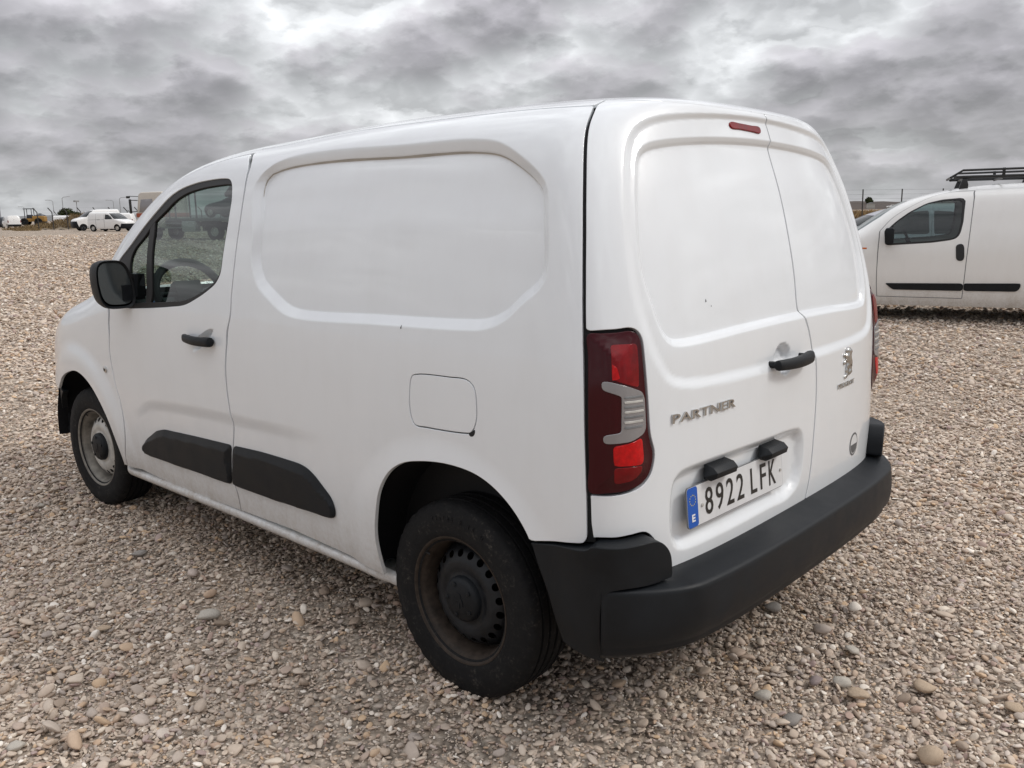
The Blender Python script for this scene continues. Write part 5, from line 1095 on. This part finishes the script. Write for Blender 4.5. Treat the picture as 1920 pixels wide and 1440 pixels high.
q = at_px(147, 414, 260); g = float(ground_z(q.x, q.y)); e = tag(empty("floodlight_mast", (q.x, q.y, g)), "thin mast with a square head above the bush", "mast"); h = (414 - 378) / 1604.7 * 260 + q.z - g; MB().tube([(0, 0, -.5), (0, 0, h)], [.2, .1], 6).build("pole", MT['lamp_post'], e); MB().box((0, 0, h), (1.3, 1.3, .5)).build("lamp_head", MT['lamp_post'], e, bevel=.05)

# ---- vegetation
def blade_mat(name, lo, hi):
    m, t, p = mat(name); oi = N(t, 'ShaderNodeNewGeometry'); L(t, RAMP(t, oi.outputs['Random Per Island'], [(0, lo), (1, hi)]), p.inputs['Base Color']); p.inputs['Roughness'].default_value = .9; p.inputs['Specular IOR Level'].default_value = .1; return m
MT['dry'] = blade_mat("dry_grass", (.10, .072, .040), (.30, .215, .115)); MT['leaves'] = blade_mat("leaf_mix", (.018, .026, .010), (.07, .085, .035)); MT['field'] = blade_mat("field_grass", (.15, .095, .045), (.36, .245, .12))
MT['earth'] = simple("dry_earth", (.21, .165, .115), .95, var=.3, vscale=1.2); MT['hill'] = simple("brown_hill", (.052, .036, .027), .95, var=.35, vscale=.02); MT['far_blue'] = simple("far_ridge", (.16, .16, .16), .95, var=.2, vscale=.01)
def blades(n, fn, h0, h1, w_):
    """grass blades as thin bent triangles; fn(i) gives the root"""
    V = []; F = []
    for i in range(n):
        x, y, z = fn(i); h = rng.uniform(h0, h1); q = rng.uniform(0, 6.28); c, s = math.cos(q) * w_, math.sin(q) * w_; lx, ly = rng.normal(0, .35, 2) * h; k = len(V)
        V += [(x - c, y - s, z), (x + c, y + s, z), (x + lx * .4 + c * .6, y + ly * .4 + s * .6, z + h * .6), (x + lx, y + ly, z + h)]; F += [(k, k + 1, k + 2), (k, k + 2, k + 3)]
    return V, F
# mound of dry earth and weeds behind the left fence
mc = at_px(128, 425, 112); rv3 = Vector((rt.x, rt.y, 0)).normalized(); fv3 = Vector((fw.x, fw.y, 0)).normalized(); g0 = float(ground_z(mc.x, mc.y))
def mound_h(u_, w_): return 1.35 * math.exp(-((u_ - 1.0) / 2.6) ** 2 - (w_ / 3.) ** 2) + .95 * math.exp(-((u_ - 3.2) / 2.) ** 2 - (w_ / 3) ** 2) + .5 * math.exp(-((u_ + 3.2) / 2.6) ** 2 - (w_ / 3) ** 2) + .12 * math.sin(u_ * 3.1 + w_ * 2) * math.exp(-(u_ / 4.5) ** 2)
nu, nw = 60, 24; V = []; F = []
for i in range(nu):
    for j in range(nw): u_, w_ = -8 + 14 * i / (nu - 1), -5 + 10 * j / (nw - 1); c = mc + rv3 * u_ + fv3 * w_; V.append((c.x, c.y, g0 - .15 + mound_h(u_, w_) + .05 * math.sin(9 * u_) * math.sin(7 * w_)))
F = [(i * nw + j, (i + 1) * nw + j, (i + 1) * nw + j + 1, i * nw + j + 1) for i in range(nu - 1) for j in range(nw - 1)]
tag(mesh_obj("earth_mound", V, F, MT['earth'], smooth=True), kind='structure')
def mroot(i): u_, w_ = rng.uniform(-6.5, 5.5), rng.uniform(-4, 2.5); c = mc + rv3 * u_ + fv3 * w_; return c.x, c.y, g0 - .15 + mound_h(u_, w_)
V, F = blades(5200, mroot, .15, .55, .035); tag(mesh_obj("dry_grass", V, F, MT['dry']), "dry weeds covering the earth mound behind the left fence", "grass", kind='stuff')
def sroot(i): px = rng.choice([rng.normal(52, 9), rng.normal(35, 5), rng.normal(66, 4)]); c = at_px(px, 425, rng.uniform(100, 106)); return c.x, c.y, float(ground_z(c.x, c.y)) - .02
V, F = blades(900, sroot, .1, .35, .03); tag(mesh_obj("dry_grass", V, F, MT['dry']), "low dry tufts on the gravel left of the first bent post", "grass", kind='stuff')
def tree(name, label, loc, crown_r, crown_h, trunk_h, n, leaf, cat="bush"):
    e = tag(empty(name, loc), label, cat); mb = MB(); mb.tube([(0, 0, -.3), (.05, 0, trunk_h), (.1, .05, trunk_h + crown_h * .5)], [crown_r * .10, crown_r * .07, crown_r * .03], 7)
    for k in range(6): q = k * 1.05; mb.tube([(.05, 0, trunk_h * .8), (crown_r * .55 * math.cos(q), crown_r * .55 * math.sin(q), trunk_h + crown_h * rng.uniform(.3, .7))], [crown_r * .05, crown_r * .015], 5)
    mb.build("trunk", MT['bark'], e); V = []; F = []; cl_ = [(rng.normal(0, .45) * crown_r, rng.normal(0, .45) * crown_r, trunk_h + crown_h * rng.uniform(.2, .85), crown_r * rng.uniform(.25, .5)) for _ in range(16)]
    for i in range(n):
        cx, cy, cz, cr = cl_[rng.integers(len(cl_))]; d = rng.normal(0, 1, 3); d /= np.linalg.norm(d); p_ = np.array([cx, cy, cz]) + d * cr * rng.uniform(.6, 1.1); a_ = rng.normal(0, leaf, 3); b_ = rng.normal(0, leaf, 3); k = len(V); V += [tuple(p_ - a_), tuple(p_ + a_ * .3 + b_), tuple(p_ + a_)]; F.append((k, k + 1, k + 2))
    mesh_obj("crown", V, F, MT['leaves'], e); return e
q = at_px(125, 418, 125); tree("bush", "dark round bush behind the earth mound at far left", (q.x, q.y, float(ground_z(q.x, q.y))), 1.3, 1.7, 1.0, 2600, .10)
q = at_px(141, 418, 128); tree("bush", "smaller dark bush right of the round bush", (q.x, q.y, float(ground_z(q.x, q.y))), .9, 1.2, 1.1, 1500, .09)
# the right: dry field, brown rise, tree, shed, car
def field_root(i): px = rng.uniform(1480, 2050); dp = 70 + 60 * rng.random() ** 1.5; c = at_px(px, 410, dp); return c.x, c.y, float(ground_z(c.x, c.y)) - .05
V, F = blades(16000, field_root, .45, 1.15, .05); tag(mesh_obj("dry_grass", V, F, MT['field']), "tall dry grass field behind the right fence", "grass", kind='stuff')
def ridge(name, px0, px1, dep, h_fn, material, depth=60):
    V = []; F = []; n_ = 80
    for i in range(n_):
        px = px0 + (px1 - px0) * i / (n_ - 1); c = at_px(px, 400, dep); g = float(ground_z(c.x, c.y)); h = h_fn(px); f2 = Vector((c.x - CAM.x, c.y - CAM.y, 0)).normalized()
        for k, (dd_, hh) in enumerate(((-depth, 0), (-depth * .45, h * .72), (0, h), (depth, h * .9), (depth * 3, -4))): p_ = c + f2 * dd_; V.append((p_.x, p_.y, g - .8 + hh))
    F = [(i * 5 + j, (i + 1) * 5 + j, (i + 1) * 5 + j + 1, i * 5 + j + 1) for i in range(n_ - 1) for j in range(4)]
    o = mesh_obj(name, V, F, material, smooth=True); tag(o, kind='structure'); return o
ridge("hill", 1380, 2250, 650, lambda px: 6.4 + .5 * math.sin(px * .021) + .2 * math.sin(px * .13), MT['hill'], 190)
ridge("hill", -400, 700, 900, lambda px: 5.5 + 1.2 * math.sin(px * .011), MT['far_blue'], 200)
ridge("hill", 600, 1500, 700, lambda px: 6. + 1.0 * math.sin(px * .014), MT['hill'], 200)
q = at_px(1631, 383, 560); tree("tree", "lone dark tree on the brown rise at right", (q.x, q.y, q.z - 1.5), 2.4, 3.2, 2.2, 2600, .3, "tree")
q = at_px(1632, 396, 435); g = float(ground_z(q.x, q.y)); sh = tag(empty("farm_shed", (q.x, q.y, g + .6), view + R(70)), "long low grey shed behind the right fence", "shed")
MB().box((0, 0, 1.2), (3.5, 10, 2.4)).build("wall", MT['wall_far'], sh); MB().prism([(-2, 2.4), (0, 3.0), (2, 2.4)], -5.3, 5.3).build("roof", MT['lamp_post'], sh)
for k in range(5): MB().box((-1.76, -4 + 2 * k, 1.2), (.05, 1.1, 1.1)).build("window", MT['glass_dark'], sh)
q = at_px(1675, 397, 410); gvan("parked_car", "tiny white car in the field right of the shed", "car", CROWS, (q.x, q.y), view + R(80), dict(c2, zg=float(ground_z(q.x, q.y)) + .7), MT['white_c'], .12)

# ================================================================ gravel
def pebble(k):
    bm = bmesh.new(); bmesh.ops.create_icosphere(bm, subdivisions=2, radius=1.); r2 = np.random.default_rng(100 + k); sc_ = np.array([1, r2.uniform(.68, .95), r2.uniform(.40, .72)]); dirs = r2.normal(0, 1, (9, 3)); dirs /= np.linalg.norm(dirs, axis=1, keepdims=True); cut = r2.uniform(.52, .90, 9)
    for v in bm.verts:
        p_ = np.array(v.co)
        for d, c in zip(dirs, cut):
            e = p_ @ d
            if e > c: p_ = p_ - d * (e - c) * .94
        v.co = Vector(p_ * sc_ * (1 + .04 * math.sin(7 * p_[0] + k) * math.cos(6 * p_[1])))
    for f_ in bm.faces: f_.smooth = True
    me = bpy.data.meshes.new("pebble_shape"); bm.to_mesh(me); bm.free(); me.materials.append(MT['pebble']); return me
m, t, p = mat("pebble_stone"); oi = N(t, 'ShaderNodeObjectInfo'); tcn = N(t, 'ShaderNodeTexCoord')
base_c = RAMP(t, oi.outputs['Random'], [(0, (.20, .155, .12)), (.10, (.28, .225, .178)), (.22, (.35, .29, .235)), (.34, (.25, .215, .19)), (.45, (.40, .335, .27)), (.56, (.32, .255, .205)), (.66, (.44, .385, .32)), (.76, (.28, .22, .18)), (.84, (.38, .275, .18)), (.90, (.23, .17, .155)), (.96, (.47, .42, .36)), (1, (.54, .50, .45))])
sh_ = N(t, 'ShaderNodeVectorMath', operation='SCALE'); L(t, base_c, sh_.inputs[0]); L(t, M(t, 'ADD', 1.34, M(t, 'MULTIPLY', noise(t, tcn.outputs['Object'], 2.2, 5, .65), .55)), sh_.inputs['Scale'])
L(t, sh_.outputs[0], p.inputs['Base Color']); p.inputs['Roughness'].default_value = .85; p.inputs['Specular IOR Level'].default_value = .25; MT['pebble'] = m
pebs = bpy.data.collections.new("pebble_shapes")
for k in range(14): o = bpy.data.objects.new("pebble_shape", pebble(k)); pebs.objects.link(o)
def hnoise(x, y): return .5 + .25 * np.sin(x * 1.1 + 1.7 * np.sin(y * .8)) + .25 * np.sin(y * 1.6 + 1.3 * np.sin(x * 1.2 + 1))
PX, PS = [], []
def scatter(r0_, r1_, dens, s0, s1, sg, keepf=0.):
    half = R(44); n_ = int(dens * half * (r1_ ** 2 - r0_ ** 2)); rr = np.sqrt(rng.uniform(r0_ ** 2, r1_ ** 2, n_)); q = yaw + rng.uniform(-half, half, n_); x = CAM.x + rr * np.cos(q); y = CAM.y + rr * np.sin(q)
    k = rng.random(n_) < (1 - keepf * sstep(.56, .78, hnoise(x, y) + rng.normal(0, .06, n_))); k &= ~((x > .2) & (x < 2.6) & (abs(y) < .30)); x, y = x[k], y[k]
    s = np.clip(np.exp(rng.normal(math.log(sg), .42, len(x))), s0, s1); PX.append(np.stack([x, y], -1)); PS.append(s)
scatter(1.5, 4.6, 8800, .0040, .018, .0064, .55); scatter(1.5, 4.6, 3000, .0022, .0042, .003, 0.); scatter(1.5, 5.2, 55, .016, .030, .019, .3); scatter(4.6, 8., 4400, .0055, .021, .0088, .6); scatter(8., 13., 1300, .009, .028, .0140, .5); scatter(13., 24., 300, .014, .045, .023, .4); scatter(24., 45., 70, .02, .06, .035, .4); scatter(45., 80., 16, .03, .08, .05, .5)
for wx in (0., 2.785):                                   # stones pressed up against the tyres
    n_ = 420; x = wx + rng.normal(0, .13, n_); y = rng.uniform(.62, .95, n_); k = (np.abs(x - wx) > .05) | (y > .87) | (y < .70); PX.append(np.stack([x[k], y[k]], -1)); PS.append(rng.uniform(.006, .014, k.sum()))
n_press = sum(len(q) for q in PS[-2:])
XY = np.concatenate(PX); S_ = np.concatenate(PS); gz = ground_z(XY[:, 0], XY[:, 1]) + np.sin(XY[:, 0] * 1.3 + 2 * np.sin(XY[:, 1] * .7)) * np.sin(XY[:, 1] * 1.1 + 1) * .006 - .010
gz[-n_press:] += rng.uniform(.004, .016, n_press)
me = bpy.data.meshes.new("gravel"); me.vertices.add(len(XY)); co = np.column_stack([XY, gz + S_ * rng.uniform(-.1, 1.15, len(S_))]).astype(np.float32); me.vertices.foreach_set('co', co.ravel())
for nm, ty, arr in (('rot', 'FLOAT_VECTOR', np.column_stack([rng.normal(0, .35, len(S_)), rng.normal(0, .35, len(S_)), rng.uniform(0, 6.28, len(S_))])), ('scl', 'FLOAT_VECTOR', S_[:, None] * np.column_stack([rng.uniform(.95, 1.35, len(S_)), rng.uniform(.85, 1.1, len(S_)), rng.uniform(.62, .98, len(S_))]))):
    at_ = me.attributes.new(nm, ty, 'POINT'); at_.data.foreach_set('vector', arr.astype(np.float32).ravel())
gro = bpy.data.objects.new("gravel", me); COL.objects.link(gro); tag(gro, "loose brown and grey gravel covering the yard", "gravel", kind='stuff'); me.materials.append(MT['pebble'])
ng = bpy.data.node_groups.new("gravel_scatter", 'GeometryNodeTree'); ng.interface.new_socket("Geometry", in_out='INPUT', socket_type='NodeSocketGeometry'); ng.interface.new_socket("Geometry", in_out='OUTPUT', socket_type='NodeSocketGeometry')
gi = ng.nodes.new('NodeGroupInput'); go = ng.nodes.new('NodeGroupOutput'); iop = ng.nodes.new('GeometryNodeInstanceOnPoints'); ci = ng.nodes.new('GeometryNodeCollectionInfo'); ci.inputs['Collection'].default_value = pebs; ci.inputs['Separate Children'].default_value = True; ci.inputs['Reset Children'].default_value = True
def nattr(nm, ty): n = ng.nodes.new('GeometryNodeInputNamedAttribute'); n.data_type = ty; n.inputs['Name'].default_value = nm; return n.outputs[0]
rn = ng.nodes.new('FunctionNodeRandomValue'); rn.data_type = 'INT'; rn.inputs[4].default_value = 0; rn.inputs[5].default_value = 13
e2r = ng.nodes.new('FunctionNodeEulerToRotation'); ng.links.new(nattr('rot', 'FLOAT_VECTOR'), e2r.inputs[0])
ng.links.new(gi.outputs[0], iop.inputs['Points']); ng.links.new(ci.outputs[0], iop.inputs['Instance']); iop.inputs['Pick Instance'].default_value = True; ng.links.new(rn.outputs[2], iop.inputs['Instance Index']); ng.links.new(e2r.outputs[0], iop.inputs['Rotation']); ng.links.new(nattr('scl', 'FLOAT_VECTOR'), iop.inputs['Scale']); ng.links.new(iop.outputs[0], go.inputs[0])
md = gro.modifiers.new("scatter", 'NODES'); md.node_group = ng

# ---- the larger stones that stand out in the gravel
def stone_mat(name, col): return simple(name, col, .85, spec=.2, var=.28, vscale=22, bump=.5, bscale=90)
SM = dict(ochre=stone_mat("ochre_stone", (.47, .365, .265)), pale=stone_mat("pale_stone", (.50, .46, .40)), grey=stone_mat("grey_stone", (.30, .275, .25)), brown=stone_mat("brown_stone", (.30, .235, .18)), mauve=stone_mat("mauve_stone", (.29, .235, .225)))
for k, (px, py, w_, mk, lab) in enumerate([
        (1607, 1306, 44, 'ochre', "smooth ochre stone, largest of the cluster below the bumper's right half"), (1578, 1281, 33, 'pale', "round pale stone just above the ochre stone"), (1530, 1279, 34, 'mauve', "mauve grey stone left of the round pale stone"),
        (1487, 1352, 46, 'grey', "flat grey brown stone left of and below the ochre stone"), (1430, 1306, 34, 'pale', "small pale stone left of the mauve stone"), (1745, 1420, 54, 'ochre', "big flat yellowish stone at the bottom right"),
        (1736, 1292, 46, 'ochre', "angular tan stone right of the ochre stone"), (1600, 1222, 34, 'pale', "lumpy beige stone above the pale stone cluster"), (1447, 1141, 34, 'grey', "dark grey stone lying close under the bumper"),
        (1900, 1330, 40, 'ochre', "yellow tan stone near the right frame edge"), (31, 1402, 33, 'pale', "beige stone in the bottom left corner"), (196, 1180, 31, 'ochre', "oblong yellow stone on the left of the foreground"),
        (392, 1158, 42, 'pale', "long pale stone in the middle of the left foreground"), (416, 1171, 28, 'brown', "round brown stone touching the long pale stone"), (72, 950, 20, 'pale', "pale pebble left of the front wheel"), (262, 1040, 26, 'grey', "flat grey stone left of the sill shadow")]):
    d = fw + rt * ((px - 960) / 1604.7) + up * ((720 - py) / 1604.7); q = CAM + d * ((CAM.z - .004) / -d.z); dep = (q - CAM).dot(fw); r_ = w_ / 2 / 1604.7 * dep
    me_ = bpy.data.objects["pebble_shape" if k % 14 == 0 else "pebble_shape.%03d" % (k % 14)].data.copy(); me_.materials.clear(); me_.materials.append(SM[mk])
    o = link("stone", me_, None); o.location = (q.x, q.y, .004 + r_ * .22); o.scale = (r_ * 1.1, r_ * 1.02, r_ * .88); o.rotation_euler = (rng.normal(0, .12), rng.normal(0, .12), yaw + math.pi / 2 + rng.normal(0, .3)); tag(o, lab, "stone", "larger stones in the gravel")
